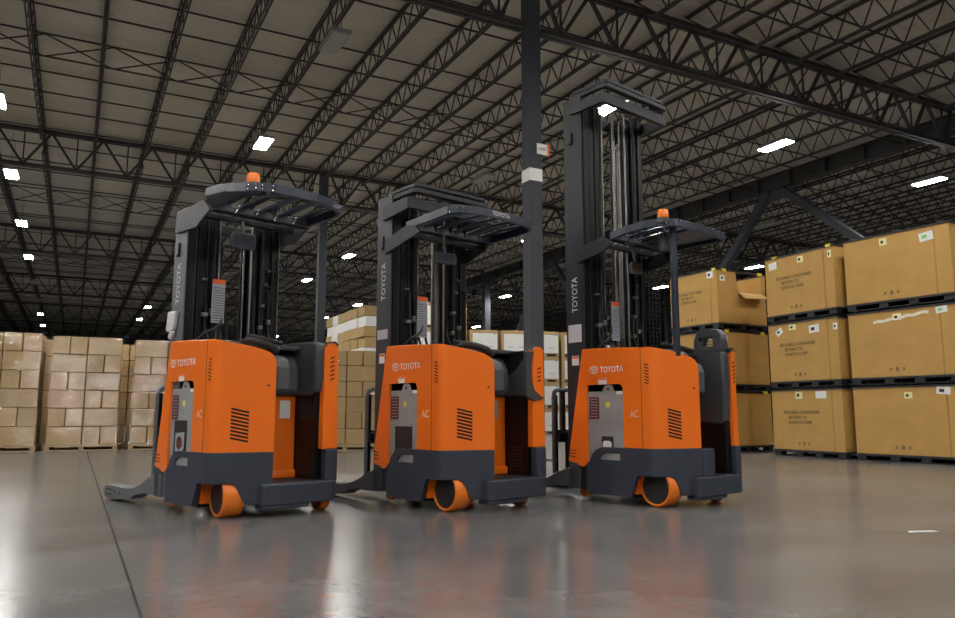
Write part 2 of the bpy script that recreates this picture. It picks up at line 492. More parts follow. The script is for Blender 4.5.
for j, v_ in enumerate(VJ):
    n = 0
    for i, u in enumerate(UI):
        v = v_-(.012*(u-24) if j == 0 else 0)
        q = project(*W(v, u, 7.42))
        if not q: continue
        lit = (j, i) not in OFF
        lamp(v, u, lit, f"{'lit' if lit else 'switched-off'} rectangular high-bay lamp, {ordn[n]} in the {rown[j]}", 'high-bay lamps under the roof')
        n += 1
# the same lamps continue over and behind the camera
for j, v in enumerate([-13.5, -7.7]+VJ+[33.0]):
    for i, u in enumerate([6.2, .2, -5.8, -11.0]):
        if v > 20: continue
        q = project(*W(v, u, 7.42))
        lamp(v, u, True, 'lit rectangular high-bay lamp of the rows above and behind the viewer', 'high-bay lamps above the viewer')
for v in (-13.5, -7.7):
    for i, u in enumerate([12.4, 18.45, 24.2, 30.5, 37.1]):
        lamp(v, u, True, 'lit rectangular high-bay lamp in the rows left of the picture', 'high-bay lamps left of the picture')
# ------------------------------------------------------------------ reach trucks; x = towards the operator end, y = left side to right side
CR = .10
Cc = Vector((0, 0)); Rr = Vector((.158, .452)); dd = (Rr-Cc).normalized(); LEN = (Rr-Cc).length
def panel_path():
    ang = math.acos(dd.x); t = CR*math.tan(ang/2)
    cen = Vector((-t, CR)); pts = [Vector((-.12, 0)), Vector((-t, 0))]
    for k in range(1, 9):
        a = -PI/2+ang*k/8; pts.append(cen+Vector((math.cos(a), math.sin(a)))*CR)
    for w in (.25, .35, .42, .5, .58, .66, .76, .86, .93, .98, 1.0): pts.append(Cc+dd*LEN*w)
    return pts
PP = panel_path()
def wof(p): return max(0., p.dot(dd)/LEN)
def lerp(tab, x):
    if x <= tab[0][0]: return tab[0][1]
    for (a, b), (c, d) in zip(tab, tab[1:]):
        if x <= c: return b+(d-b)*(x-a)/(c-a)
    return tab[-1][1]
TOP = [(0, 1.375), (.22, 1.355), (.42, 1.342), (.6, 1.326), (.76, 1.307), (.86, 1.290), (.93, 1.27), (.98, 1.235), (1.0, 1.19)]
BOT = [(0, .265), (.40, .265), (.57, .10), (1.0, .10)]
def panel_wall(bm, zb, zt, th=.03, skip=0, x_first=None):
    pts = PP[skip:]
    n = len(pts); O = []; I = []
    for i, p in enumerate(pts):
        d = (pts[min(i+1, n-1)]-pts[max(i-1, 0)]).normalized(); nn = Vector((-d.y, d.x))
        q = p+nn*th; w = wof(p)
        O.append((bm.verts.new((p.x, p.y, zb(w))), bm.verts.new((p.x, p.y, zt(w)))))
        I.append((bm.verts.new((q.x, q.y, zb(w))), bm.verts.new((q.x, q.y, zt(w)))))
    for i in range(n-1):
        a, b, c, d = O[i], O[i+1], I[i], I[i+1]
        bm.faces.new((a[0], b[0], b[1], a[1])); bm.faces.new((c[0], c[1], d[1], d[0]))
        bm.faces.new((a[1], b[1], d[1], c[1])); bm.faces.new((a[0], c[0], d[0], b[0]))
    for k in (0, n-1): bm.faces.new((O[k][0], O[k][1], I[k][1], I[k][0]))
    return O, I
def louver(bm, w0, w1, z0, z1, n, hgt, slant):
    """slits on the flat rear-corner panel"""
    nn = Vector((dd.y, -dd.x))
    for k in range(n):
        z = z0+(z1-z0)*k/(n-1)
        vs = []
        for (w, dz) in ((w0, slant), (w1, 0), (w1, hgt), (w0, slant+hgt)):
            p = dd*LEN*w+nn*.0015; vs.append(bm.verts.new((p.x, p.y, z+dz)))
        bm.faces.new(vs)
def build_truck(name, cfg):
    th = cfg['a']-PI/2
    T = thing(name, cfg['label'], 'forklift', (cfg['x'], cfg['y'], 0), th, 'orange reach trucks parked side by side')
    add = lambda nm, bm, m, bev=0, sm=False, par=None: obj(nm, bm, m, par or T, bev, sm)
    X, Y, Z = (1, 0, 0), (0, 1, 0), (0, 0, 1)
    # --- slate chassis
    sk = [(-.775, .076), (-.271, .076), (-.195, .265), (-.06, .265), (-.06, .5), (-.55, .5), (-.60, .495), (-.66, .475), (-.71, .43), (-.735, .37), (-.775, .35)]
    hole = [(-.60, .388), (-.38, .388), (-.38, .452), (-.52, .452), (-.57, .440), (-.605, .41)]
    bm = NB(); prism(bm, sk, 'xz', 0, .045, [hole]); add('side_skirt', bm, 'slate', .006)
    bm = NB(); prism(bm, [(x, z) for x, z in sk], 'xz', 1.0, 1.045); add('side_skirt', bm, 'slate', .006)
    bm = NB(); panel_wall(bm, lambda w: lerp(BOT, w), lambda w: .5, .05, skip=1); add('rear_skirt', bm, 'slate', .005)
    bm = NB(); prism(bm, [(.12, .35), (.19, .352), (.207, .375), (.208, .96), (.195, 1.02), (.15, 1.05), (-.05, 1.05), (-.05, .46)], 'xy', .09, .256)
    box(bm, .05, .19, .36, .78, .055, .092)
    add('step_bumper', bm, 'slate', .014)
    if cfg['bumper_post']:
        bm = NB(); prism(bm, [(.12, .452), (.165, .458), (.19, .49), (.19, .60), (.17, .625), (.08, .625), (.08, .47)], 'xy', .25, .495); add('bumper_post', bm, 'slate', .014)
    cy0 = .965 if cfg['key'] == 'right' else .925
    bm = NB(); prism(bm, [(.10, cy0), (.175, cy0), (.19, cy0+.02), (.19, 1.03), (.165, 1.048), (.05, 1.048), (.05, 1.0), (.10, 1.0)], 'xy', .25, .51); add('corner_post', bm, 'slate', .012)
    bm = NB(); box(bm, -.75, -.28, .05, .995, .07, .45); box(bm, -.28, -.02, .36, .995, .08, .25); box(bm, -.98, -.775, .10, .93, .10, .34)
    add('underframe', bm, 'mastblack')
    bm = NB(); box(bm, -.29, -.24, .06, .34, .10, .28); add('wheel_guard', bm, 'orange')
    bm = NB(); box(bm, -.40, .09, .47, .93, .235, .262); add('floor_mat', bm, 'rubber')
    bm = NB(); box(bm, -.99, -.865, .0, .07, .11, .35); cyl(bm, (-.925, .035), .032, 'z', .18, .33, 16); add('front_post', bm, 'plastic', .006)
    # --- battery
    bm = NB(); box(bm, -.752, -.333, .014, .95, .10, 1.0)
    prism(bm, [(-.60, .98), (-.42, .98), (-.44, 1.01), (-.46, 1.05), (-.50, 1.062), (-.55, 1.05), (-.57, 1.01)], 'xz', .012, .026)
    bat = add('battery', bm, 'battery', .004)
    bm = NB(); cyl(bm, (-.505, 1.02), .011, 'y', .009, .013, 12); add('lifting_hole', bm, 'slot', par=bat)
    bm = NB(); quad(bm, (-.675, .014, .85), X, Z, .12, .20, .002); o = add('warning_plate', bm, 'labelred', par=bat); o['label'] = 'dark red warning plate'
    bm = NB()
    for k in range(7): quad(bm, (-.675, .014, .93-.026*k), X, Z, .085, .005, .0035)
    add('plate_print', bm, 'greyprint', par=o)
    bm = NB(); cyl(bm, (-.515, .88), .026, 'y', .0115, .014, 20); o = add('yellow_sticker', bm, 'yellow', par=bat); o['label'] = 'round yellow sticker'
    bm = NB(); quad(bm, (-.375, .014, .985), X, Z, .07, .028, .003); add('white_tag', bm, 'white', par=bat)
    if cfg['plate'] == 'large':
        bm = NB(); quad(bm, (-.555, .014, .60), X, Z, .24, .29, .002); o = add('maker_plate', bm, 'labelblack', par=bat)
        bm = NB(); prism(bm, [(-.64, .50), (-.60, .48), (-.56, .51), (-.53, .48), (-.48, .52), (-.48, .65), (-.64, .64)], 'xz', .0095, .012); add('plate_emblem', bm, 'labelgrey', par=o)
        bm = NB(); prism(bm, [(-.61, .53), (-.56, .51), (-.51, .54), (-.52, .60), (-.56, .62), (-.61, .60)], 'xz', .007, .0094); add('emblem_centre', bm, 'labelred', par=o)
    elif cfg['plate'] == 'panel':
        bm = NB(); quad(bm, (-.535, .014, .57), X, Z, .26, .24, .002); add('maker_plate', bm, 'labelblack', par=bat)
    else:
        bm = NB(); quad(bm, (-.525, .014, .535), X, Z, .14, .12, .002); o = add('maker_plate', bm, 'labelblack', par=bat)
        bm = NB(); prism(bm, [(-.58, .485), (-.55, .50), (-.53, .49), (-.50, .505), (-.48, .485), (-.48, .54), (-.50, .555), (-.56, .555), (-.58, .54)], 'xz', .0095, .012); add('plate_emblem', bm, 'white', par=o)
    # --- orange side panel around the battery opening
    out = [(-.803, 1.40), (-.70, 1.402), (-.40, 1.392), (-.123, 1.376), (-.123, .5), (-.33, .5), (-.33, 1.02), (-.342, 1.048), (-.37, 1.062), (-.755, 1.062), (-.755, .345), (-.82, .31), (-1.0, .36)]
    bm = NB(); prism(bm, out, 'xz', 0, .03); sp = add('side_panel', bm, 'orange', .008)
    bm = NB()
    for k in range(3): prism(bm, [(-.985, .40+k*.028), (-.90, .392+k*.028), (-.90, .399+k*.028), (-.985, .408+k*.028)], 'xz', -.0015, .001)
    add('panel_louvers', bm, 'slot', par=sp)
    bm = NB(); prism(bm, [(-.803, 1.385), (-.123, 1.365), (-.123, .5), (-.80, .5)], 'xz', 1.015, 1.045); add('side_panel', bm, 'orange', .008)
    # slanted front wall
    bm = NB(); vs = [bm.verts.new(p) for p in ((-.81, .03, 1.38), (-.81, 1.01, 1.38), (-.86, 1.01, 1.0), (-.86, .03, 1.0), (-.79, .03, 1.38), (-.79, 1.01, 1.38), (-.78, 1.01, 1.0), (-.78, .03, 1.0))]
    for f in ((0, 1, 2, 3), (7, 6, 5, 4), (0, 3, 7, 4), (1, 5, 6, 2), (0, 4, 5, 1), (3, 2, 6, 7)): bm.faces.new([vs[i] for i in f])
    add('front_wall', bm, 'mastdark')
    bm = NB(); box(bm, -.80, -.123, .03, 1.015, 1.335, 1.372); add('battery_cover', bm, 'plastic', .008)
    # --- orange tractor hood with rounded corner
    bm = NB(); O, I = panel_wall(bm, lambda w: .502, lambda w: lerp(TOP, w), .03)
    inner = [(.115, .47, 1.22), (-.20, .48, 1.33), (-.36, .48, 1.34), (-.36, .03, 1.345), (-.12, .03, 1.345)]
    tp = [i[1] for i in I]; ex = [bm.verts.new(p) for p in inner[:-1]]
    loop = tp+ex
    tris = tessellate_polygon([[Vector((v.co.x, v.co.y, 0)) for v in loop]])
    for t in tris:
        try: bm.faces.new([loop[i] for i in t])
        except ValueError: pass
    hood = add('hood', bm, 'orange', .0, True)
    bm = NB(); box(bm, -.1245, -.1205, -.001, .003, .5, 1.376); add('panel_gap', bm, 'slot', par=hood)
    bm = NB(); louver(bm, .30, .585, .575, .80, 9, .0155, .030); add('vent_louvers', bm, 'slot', par=hood)
    bm = NB()
    for k in range(7):
        z = 1.045+.0265*k; vs = []
        for (i, dz) in ((1, .018), (3, .004), (3, .014), (1, .028)):
            p = PP[i]; d = (PP[i+1]-PP[i-1]).normalized(); q = p+Vector((d.y, -d.x))*.002
            vs.append(bm.verts.new((q.x-(.012 if i == 1 else 0), q.y-(.0 if i == 1 else .001), z+dz)))
        bm.faces.new(vs)
    add('vent_louvers', bm, 'slot', par=hood)
    bm = NB(); p = dd*LEN*.88; cyl(bm, (p.y, 1.02), .010, 'x', p.x, p.x+.008, 12); add('lock_bolt', bm, 'brass', par=hood)
    # lettering and badge on the side panel
    text('maker_lettering', 'TOYOTA', 'white', sp, (cfg['lx'], 0, cfg['lz']), X, Z, w=cfg['lw'], h=cfg['lh'], bold=.012)
    bm = NB(); c = (cfg['lx']-.075, 0, cfg['lz']+cfg['lh']/2)
    ring2(bm, c, .052, .036, .0065, X, Z, .0016); ring2(bm, c, .019, .034, .006, X, Z, .0018); ring2(bm, (c[0], 0, c[2]+.015), .038, .018, .006, X, Z, .0020)
    add('maker_badge', bm, 'white', par=sp)
    bm = NB(); quad(bm, (-.56, 0, 1.09), X, Z, .10, .052); o = add('small_label', bm, 'white', par=sp); 
    bm = NB(); quad(bm, (-.56, 0, 1.108), X, Z, .09, .010, .003); add('label_stripe', bm, 'labelorange', par=o)
    text('model_lettering', 'AC', 'faintprint', sp, (-.255, 0, .765), X, Z, w=.095, h=.065, bold=.012)
    # --- operator bay
    yl = .86 if cfg['key'] == 'left' else .905
    bm = NB(); box(bm, -.36, -.20, .48, yl, .262, .955); box(bm, -.20, -.17, .48, yl, .262, .33); ip = add('inner_panel', bm, 'orange', .01)
    bm = NB(); quad(bm, (-.20, .755, .835), Y, Z, .10, .15, .002); add('inner_label', bm, 'labelgrey' if cfg['key'] != 'left' else 'white', par=ip)
    bm = NB(); prism(bm, [(-.40, .955), (-.165, .955), (-.14, .99), (-.15, 1.18), (-.22, 1.30), (-.40, 1.32)], 'xz', .485, yl); add('dashboard', bm, 'plastic2', .015)
    bm = NB(); prism(bm, [(-.16, .99), (.118, .98), (.125, 1.0), (.128, 1.17), (.10, 1.235), (.04, 1.262), (-.16, 1.30)], 'xz', .472, .60)
    add('side_console', bm, 'plastic2', .02)
    wx0 = cfg['wall_x0']
    bm = NB(); box(bm, wx0, .09, yl, 1.0, .262, .955); rw = add('bay_wall', bm, 'mastblack')
    bm = NB()
    for r_ in range(8):
        for c_ in range(4): box(bm, -.16+c_*.045, -.125+c_*.045, yl-.0025, yl, .30+r_*.028, .312+r_*.028)
    add('wall_grille', bm, 'rubber', par=rw)
    # upper cushion of the bay wall
    if cfg['key'] == 'left':
        bm = NB(); prism(bm, [(-.80, .95), (.06, .95), (.125, .99), (.145, 1.10), (.145, 1.36), (.12, 1.395), (.04, 1.405), (-.80, 1.425)], 'xz', .835, 1.0); add('bay_cushion', bm, 'plastic', .03, True)
    elif cfg['key'] == 'middle':
        bm = NB(); prism(bm, [(-.80, .95), (.12, .95), (.145, .99), (.145, 1.335), (.12, 1.355), (-.80, 1.39)], 'xz', .90, 1.0); add('bay_cushion', bm, 'plastic', .02, True)
        bm = NB(); prism(bm, [(-.25, 1.34), (.05, 1.36), (.05, 1.30), (-.05, 1.20), (-.2, 1.12), (-.30, 1.10)], 'xz', .892, .90); add('storage_recess', bm, 'mastblack')
        bm = NB(); prism(bm, [(.80, .955), (.80, 1.34), (.90, 1.345), (.868, 1.22), (.866, 1.09), (.91, 1.0), (.985, .952), (1.03, .94), (.99, .925), (.90, .91), (.86, .92)], 'yz', .150, .186); add('bay_cushion_flange', bm, 'plastic', .006)
    else:
        bm = NB(); prism(bm, [(-.19, .72), (.10, .70), (.14, .74), (.155, 1.10), (.15, 1.36), (.12, 1.385), (-.17, 1.39), (-.20, 1.30)], 'xz', .86, .968); add('backrest', bm, 'plastic', .03, True)
        bm = NB(); box(bm, -.18, .135, .88, .966, .27, .74); add('bay_side_wall', bm, 'mastblack', .01)
        bm = NB(); prism(bm, [(-.165, 1.37), (.135, 1.365), (.155, 1.42), (.14, 1.53), (.10, 1.575), (.03, 1.592), (-.06, 1.59), (-.12, 1.565), (-.155, 1.49)], 'xz', .855, .955, [[(-.07, 1.42), (.05, 1.42), (.05, 1.50), (-.05, 1.50)]])
        hr = add('headrest', bm, 'plastic', .018, True)
        bm = NB()
        for k in range(3): box(bm, -.07, .055, .93, .945, 1.43+k*.025, 1.443+k*.025)
        add('headrest_slats', bm, 'amber' if 0 else 'paleyellow', par=hr)
    # right orange rear panel
    py0 = .965 if cfg['key'] == 'right' else .90
    bm = NB(); prism(bm, [(py0, .505), (py0+.005, 1.36), (py0+.03, 1.395), (1.0, 1.398), (1.035, 1.37), (1.045, .505)], 'yz', .09, .165)
    prism(bm, [(-.35, .50), (.15, .50), (.15, 1.37), (-.35, 1.37)], 'xz', 1.003, 1.045)
    rp = add('rear_panel', bm, 'orange', .012)
    bm = NB(); prism(bm, [(py0, 1.362), (py0+.03, 1.402), (1.0, 1.41), (1.04, 1.375), (1.0, 1.395), (.93, 1.39)], 'yz', .05, .17); add('panel_cap', bm, 'plastic')
    bm = NB()
    for k in range(6 if cfg['key'] != 'middle' else 4):
        z = 1.075+k*.036; prism(bm, [(.955 if py0 < .95 else .985, z), (1.0 if py0 < .95 else 1.02, z+.016), (1.0 if py0 < .95 else 1.02, z+.027), (.955 if py0 < .95 else .985, z+.011)], 'yz', .164, .1668)
    add('vent_louvers', bm, 'slot', par=rp)
    # cowl and steering wheel
    bm = NB(); prism(bm, [(-.74, 1.365), (-.70, 1.395), (-.55, 1.405), (-.30, 1.40), (-.10, 1.375), (-.02, 1.33), (-.30, 1.33)], 'xz', .14, .60); add('cowl', bm, 'plastic', .012, True)
    st = NB(); M = Matrix.Rotation(R(12), 4, 'Y') @ Matrix.Rotation(R(-8), 4, 'X')
    sc = cfg['steer']
    torus(st, sc, .135, .018, M=M); 
    for a in (90, 210, 330):
        e = M @ Vector((.13*math.cos(R(a)), .13*math.sin(R(a)), 0)); tube(st, [Vector(sc)+Vector((0, 0, -.01)), Vector(sc)+e], .012, 8)
    cyl(st, (sc[0], sc[1]), .035, 'z', sc[2]-.03, sc[2]+.01, 16)
    sw = add('steering_wheel', st, 'rubber', 0, True)
    bm = NB(); cyl(bm, (sc[0], sc[1]), .03, 'z', 1.30, sc[2]-.02, 14); add('steering_column', bm, 'plastic', par=sw)
    if cfg['key'] != 'right':
        bm = NB(); tube(bm, spline([(-.12, .28, 1.372), (-.02, .30, 1.385), (.08, .42, 1.345), (.07, .50, 1.29)], 5), [.02]*4+[.03]*8+[.034]*3+[.02], 10); add('arm_rest', bm, 'rubber', 0, True)
    # --- wheels
    wa = cfg['steer_angle']
    wr = NB(); prof = [(.140, -.084), (.150, -.088), (.160, -.083), (.166, -.068), (.166, .066), (.160, .082), (.150, .088), (.140, .084)]
    n = 44; rings = []
    for r_, t_ in prof: rings.append([wr.verts.new((r_*math.cos(2*PI*k/n), t_, r_*math.sin(2*PI*k/n))) for k in range(n)])
    for q in range(len(rings)):
        A, B = rings[q], rings[(q+1) % len(rings)]
        for k in range(n): wr.faces.new((A[k], A[(k+1) % n], B[(k+1) % n], B[k]))
    w_ = add('drive_wheel', wr, 'tyre', 0, True); w_.location = (-.098, .207, .166); w_.rotation_euler.z = wa
    bm = NB(); lathe(bm, [(.141, -.074), (.133, -.082), (.122, -.062), (.085, -.045), (.058, -.045), (.052, -.066), (.022, -.070), (.020, .06), (.141, .06)], 36); h_ = add('wheel_hub', bm, 'hub', 0, True, w_)
    bm = NB()
    for k in range(7): cyl(bm, (.078*math.cos(k*2*PI/7), .078*math.sin(k*2*PI/7)), .008, 'y', -.058, -.044, 8)
    add('wheel_bolts', bm, 'mastmid', par=w_)
    bm = NB(); cyl(bm, (-.09, .215), .05, 'z', .34, .5, 16); box(bm, -.14, -.05, .31, .35, .12, .40); add('drive_unit', bm, 'mastblack')
    cx, cy, cr = cfg['caster']
    bm = NB(); lathe(bm, [(cr*.55, -.045), (cr*.9, -.045), (cr, -.035), (cr, .035), (cr*.9, .045), (cr*.55, .045)], 28); cw = add('caster_wheel', bm, 'tyre', 0, True); cw.location = (cx, cy, cr)
    bm = NB(); cyl(bm, (0, 0), cr*.56, 'y', -.035, .035, 20); add('caster_hub', bm, 'hub', par=cw)
    # --- outriggers, load wheels, forks, carriage
    legp = [(-.86, .12), (-.86, .30), (-.94, .302), (-1.02, .288), (-1.12, .255), (-1.22, .21), (-1.33, .17), (-1.48, .14), (-1.60, .135), (-2.05, .138), (-2.115, .115), (-2.125, .05), (-2.06, .018), (-1.85, .012), (-1.72, .03), (-1.62, .035), (-1.5, .045), (-1.4, .085), (-1.25, .11), (-1.1, .12), (-.95, .12)]
    for yy in (.0, .90):
        bm = NB(); prism(bm, legp, 'xz', yy, yy+.13); lg = add('outrigger', bm, cfg['legmat'], .01)
        bm = NB()
        for q in (-1.86, -1.74): cyl(bm, (q, .085), .012, 'y', yy-.002, yy+.004, 10)
        for q in (.05, .095): box(bm, -2.07, -1.92, yy-.002, yy+.004, q, q+.008)
        add('outrigger_slots', bm, 'slot', par=lg)
        bm = NB(); lathe(bm, [(.03, -.04), (.052, -.04), (.052, .04), (.03, .04)], 20, 'y', (-1.98, yy+.065, .052)); add('load_wheel', bm, 'rubber', 0, True, lg)
        bm = NB(); cyl(bm, (-.93, .075), .055, 'y', yy+.14, yy+.20, 18); add('brake_disc', bm, 'tyre', par=lg)
    for yy in (.28, .64):
        bm = NB(); prism(bm, [(-1.27, .62), (-1.27, .10), (-1.31, .06), (-2.30, .045), (-2.36, .055), (-2.30, .075), (-1.36, .105), (-1.31, .14), (-1.31, .62)], 'xz', yy, yy+.12); add('fork', bm, 'mastblack', .004)
    bm = NB(); box(bm, -1.27, -1.22, .12, .92, .14, .24); box(bm, -1.27, -1.22, .12, .92, .52, .62)
    for yy in (.2, .5, .78): box(bm, -1.22, -1.17, yy, yy+.06, .14, .62)
    add('carriage', bm, 'mastblack', .004)
    bm = NB(); x = -1.30
    P = spline([(x, .12, .22), (x, .12, .55), (x, .12, .93)], 3)+spline([(x, .12, .97), (x, .135, 1.015), (x, .18, 1.035)], 4)+[Vector((x, .86, 1.035))]+spline([(x, .905, 1.015), (x, .92, .97)], 3)+[Vector((x, .92, .22))]
    tube(bm, P, .022, 8); lb = add('load_backrest', bm, 'mastgrey' if cfg['key'] != 'right' else 'plastic2', 0, True)
    bm = NB()
    for yy in (.24, .40, .56, .72): box(bm, x-.01, x+.01, yy, yy+.035, .62, 1.03)
    box(bm, x-.008, x+.008, .14, .90, .60, .64); box(bm, x-.006, x+.02, .125, .155, .24, .98); add('backrest_bars', bm, 'mastblack', par=lb)
    bm = NB(); m1 = cfg['mx']-.25
    for yy in (.30, .70):
        for (a, b) in (((m1-.02, .25), (-1.18, .55)), ((m1-.02, .55), (-1.18, .25))): bar(bm, (a[0], yy, a[1]), (b[0], yy, b[1]), .03, .05)
    add('reach_scissors', bm, 'mastdark')
    # --- mast
    x1 = cfg['mx']; x0 = x1-.25; H = cfg['mh']
    mp = thing_part('mast', T)
    mm = lambda nm, bm, m, bev=0, sm=False: obj(nm, bm, m, mp, bev, sm)
    for s in (0, 1):
        f = (lambda y: y) if s == 0 else (lambda y: cfg['mw']-y)
        def ch(bm, ya, dep, xa, xb, z0, z1, t=.022):
            a, b = sorted((f(ya), f(ya+t))); box(bm, xa, xb, a, b, z0, z1)
            for q in (xa, xb-t): a, b = sorted((f(ya+t), f(ya+dep))); box(bm, q, q+t, a, b, z0, z1)
        bm = NB(); a, b = sorted((f(.02), f(.034))); box(bm, x0, x1-.012, a, b, .12, H); op = mm('mast_side_plate', bm, cfg['mastmat'], .004)
        bm = NB(); ch(bm, .036, .07, x0+.005, x1, .12, H-.01, .018); mm('mast_channel', bm, 'mastblack', .003)
        for ye in (.105, .212, .318):
            bm = NB(); a, b = sorted((f(ye), f(ye-.012))); box(bm, x1-.012, x1+.002, a, b, .3, H-.05); mm('rail_edge', bm, 'mastdark' if ye < .3 else 'zinc')
        if s == 0:
            text('maker_lettering', 'TOYOTA', 'silverprint', op, (x0+.15, .02, cfg['mt'][0]), (0, 0, 1), (-1, 0, 0), w=cfg['mt'][1], h=.072, bold=.004)
            bm = NB(); zt = cfg['hz']; box(bm, x0+.10, x0+.118, .003, .02, zt, zt+.12); box(bm, x0+.07, x0+.118, .003, .02, zt, zt+.02); add('lift_hook', bm, 'mastblack', .003, par=op)
            bm = NB(); quad(bm, (x0+.11, .02, 1.30), X, Z, .09, .09); o = add('service_label', bm, 'white', par=op)
            bm = NB(); quad(bm, (x0+.11, .02, 1.33), X, Z, .08, .02, .003); add('label_stripe', bm, 'labelorange', par=o)
            if cfg['key'] == 'left':
                bm = NB(); 
                for (a, b, c_, d) in ((x0-.03, x0+.16, 1.49, 1.67), (x0+.02, x0+.13, 1.42, 1.50)): prism(bm, [(a, c_+.02), (a+.04, c_), (b-.05, c_+.01), (b-.02, c_+.05), (b, d-.01), (a+.03, d)], 'xz', -.012, .019)
                o = add('plastic_pouch', bm, 'silverprint', .01, par=op); o['label'] = 'crumpled clear plastic pouch'
            else:
                bm = NB(); zz = 1.52 if cfg['key'] == 'middle' else 1.56; quad(bm, (x0+.11, .02, zz), X, Z, .17, .09 if cfg['key'] == 'middle' else .17); add('data_sheet', bm, 'silverprint', par=op)
        bm = NB(); ch(bm, .125, .085, x0+.02, x1-.01, .14, H-.03); mm('mast_channel', bm, 'mastblack', .003)
        bm = NB(); ch(bm, .232, .080, x0+.04, x1-.02, .16, H-.06); mm('mast_channel', bm, 'mastblack', .003)
    # cross members at the top: bent plates round the mast head
    ME = cfg['mw']+.03
    for (za, zb_, xf, y0_, tk) in cfg['heads']:
        bm = NB(); prism(bm, [(x0+.10, y0_), (xf-.03, y0_), (xf, y0_+.03), (xf, ME-.03-y0_), (xf-.03, ME-y0_), (x0+.10, ME-y0_), (x0+.10, ME-.04-y0_), (xf-tk-.02, ME-.04-y0_), (xf-tk, ME-.06-y0_), (xf-tk, y0_+.06), (xf-tk-.02, y0_+.04), (x0+.10, y0_+.04)], 'xy', za, zb_)
        mm('mast_head', bm, 'mastdark', .006)
    for poly in cfg['arms']:
        for yy in (-.005, cfg['mw']-.015):
            pl_ = [(min(p[0], -.50), p[1]) if (yy > .5 and cfg['key'] == 'middle') else p for p in poly]
            bm = NB(); prism(bm, pl_, 'xz', yy, yy+.02); mm('guard_arm', bm, 'mastmid' if cfg['key'] == 'left' else 'mastdark', .004)
    for zc in (.30, H*.38, H-.16):
        bm = NB(); box(bm, x0+.01, x0+.05, .09, cfg['mw']-.09, zc, zc+.10); mm('cross_tie', bm, 'mastblack', .004)
    # hydraulic rams, chains, hoses
    for yy, r_, z1_ in cfg['rams']:
        bm = NB(); cyl(bm, (x1-.10, yy), r_, 'z', .15, z1_, 16); cyl(bm, (x1-.10, yy), r_+.012, 'z', z1_-.06, z1_-.02, 16); mm('lift_ram', bm, 'rod' if r_ > .04 else 'mastdark' if r_ > .02 else 'chrome', 0, True)
    for yy in cfg['chains']:
        bm = NB(); n = int((H-.35)/.035)
        for k in range(n): box(bm, x1-.075, x1-.055, yy, yy+.032, .25+k*.035, .25+k*.035+.027)
        box(bm, x1-.069, x1-.061, yy+.008, yy+.024, .25, H-.1)
        mm('lift_chain', bm, 'zinc')
    random.seed(cfg['seed'])
    for i in range(7):
        yy = .20+.055*i if i < 4 else cfg['mw']-.28+.07*(i-4)
        zt_ = H-.15 if i in (1, 5) else 1.6+.5*random.random()
        pts = spline([(x1+.03, yy, .9), (x1+.05+.03*random.random(), yy+.02, 1.35), (x1+.02, yy-.02+.05*random.random(), 1.55), (x1+.03, yy, zt_)], 8)
        bm = NB(); tube(bm, pts, .011, 8); mm('hose', bm, 'rubber', 0, True)
    pts = spline([(x1+.04, .10, 1.38), (x1+.10, .16, 1.47), (x1+.08, .26, 1.52), (x1+.05, .33, 1.60), (x1+.04, .34, 1.9)], 6); bm = NB(); tube(bm, pts, .012, 8); mm('hose', bm, 'rubber', 0, True)
    for (yy, zz, w_, h_) in ((.17, 1.62, .07, .05), (.24, 1.64, .05, .08), (.16, 1.93, .05, .03), (.30, 1.70, .05, .05), (.70, 1.75, .07, .04), (.74, 1.95, .05, .04), (.70, 1.55, .05, .05), (.78, 1.6, .05, .06), (.76, 2.08, .05, .03)):
        bm = NB(); box(bm, x1-.01, x1+.035, yy, yy+w_*.7, zz, zz+h_*.7); box(bm, x1+.035, x1+.045, yy+.008, yy+w_*.7-.008, zz+.006, zz+h_*.7-.006)
        mm('hose_clamp', bm, 'zinc' if h_ > .04 else 'mastgrey', .003)
    mw = cfg['mw']
    if cfg['key'] == 'left':
        bm = NB()
        for i in range(5): bar(bm, (x1+.02, mw-.24, 1.5+i*.15), (x1+.02, mw-.05, 1.5+i*.15), .007)
        for yy in (mw-.20, mw-.10): bar(bm, (x1+.025, yy, 1.42), (x1+.025, yy, 2.15), .010)
        mm('screen_guard', bm, 'mastdark')
    if cfg['key'] == 'middle':
        bm = NB(); tube(bm, spline([(x1+.04, mw-.16, 2.0), (x1+.05, mw-.02, 1.98), (x1+.06, mw+.03, 1.99)], 4), .009, 8); box(bm, x1+.03, x1+.10, mw+.01, mw+.08, 1.955, 2.02); mm('cable_hook', bm, 'mastblack', .004)
    if cfg['key'] == 'right':
        bm = NB()
        for i in range(20): bar(bm, (x1+.02, mw-.02, 1.45+i*.045), (x1+.02, mw+.17, 1.45+i*.045), .006)
        for yy in (mw-.02, mw+.04, mw+.10, mw+.16): bar(bm, (x1+.02, yy, 1.40), (x1+.02, yy, 2.35), .009)
        mm('screen_guard', bm, 'mastdark')
    # instruction plate
    zi = cfg['plate_z']; py = cfg['plate_y']
    bm = NB(); box(bm, x1+.05, x1+.06, py, py+.115, zi, zi+.38); o = obj('instruction_plate', bm, 'labelgrey', mp); o['label'] = 'grey printed instruction plate with orange top'
    bm = NB(); quad(bm, (x1+.06, py+.0575, zi+.36), Y, Z, .115, .04, .002); obj('plate_header', bm, 'labelorange', o)
    bm = NB()
    for k in range(14): quad(bm, (x1+.06, py+.0575, zi+.02+k*.022), Y, Z, .10, .006, .002)
    obj('plate_print', bm, 'plastic2', o)
    # --- display under the guard
    dx, dy, dz, dw, dh = cfg['display']
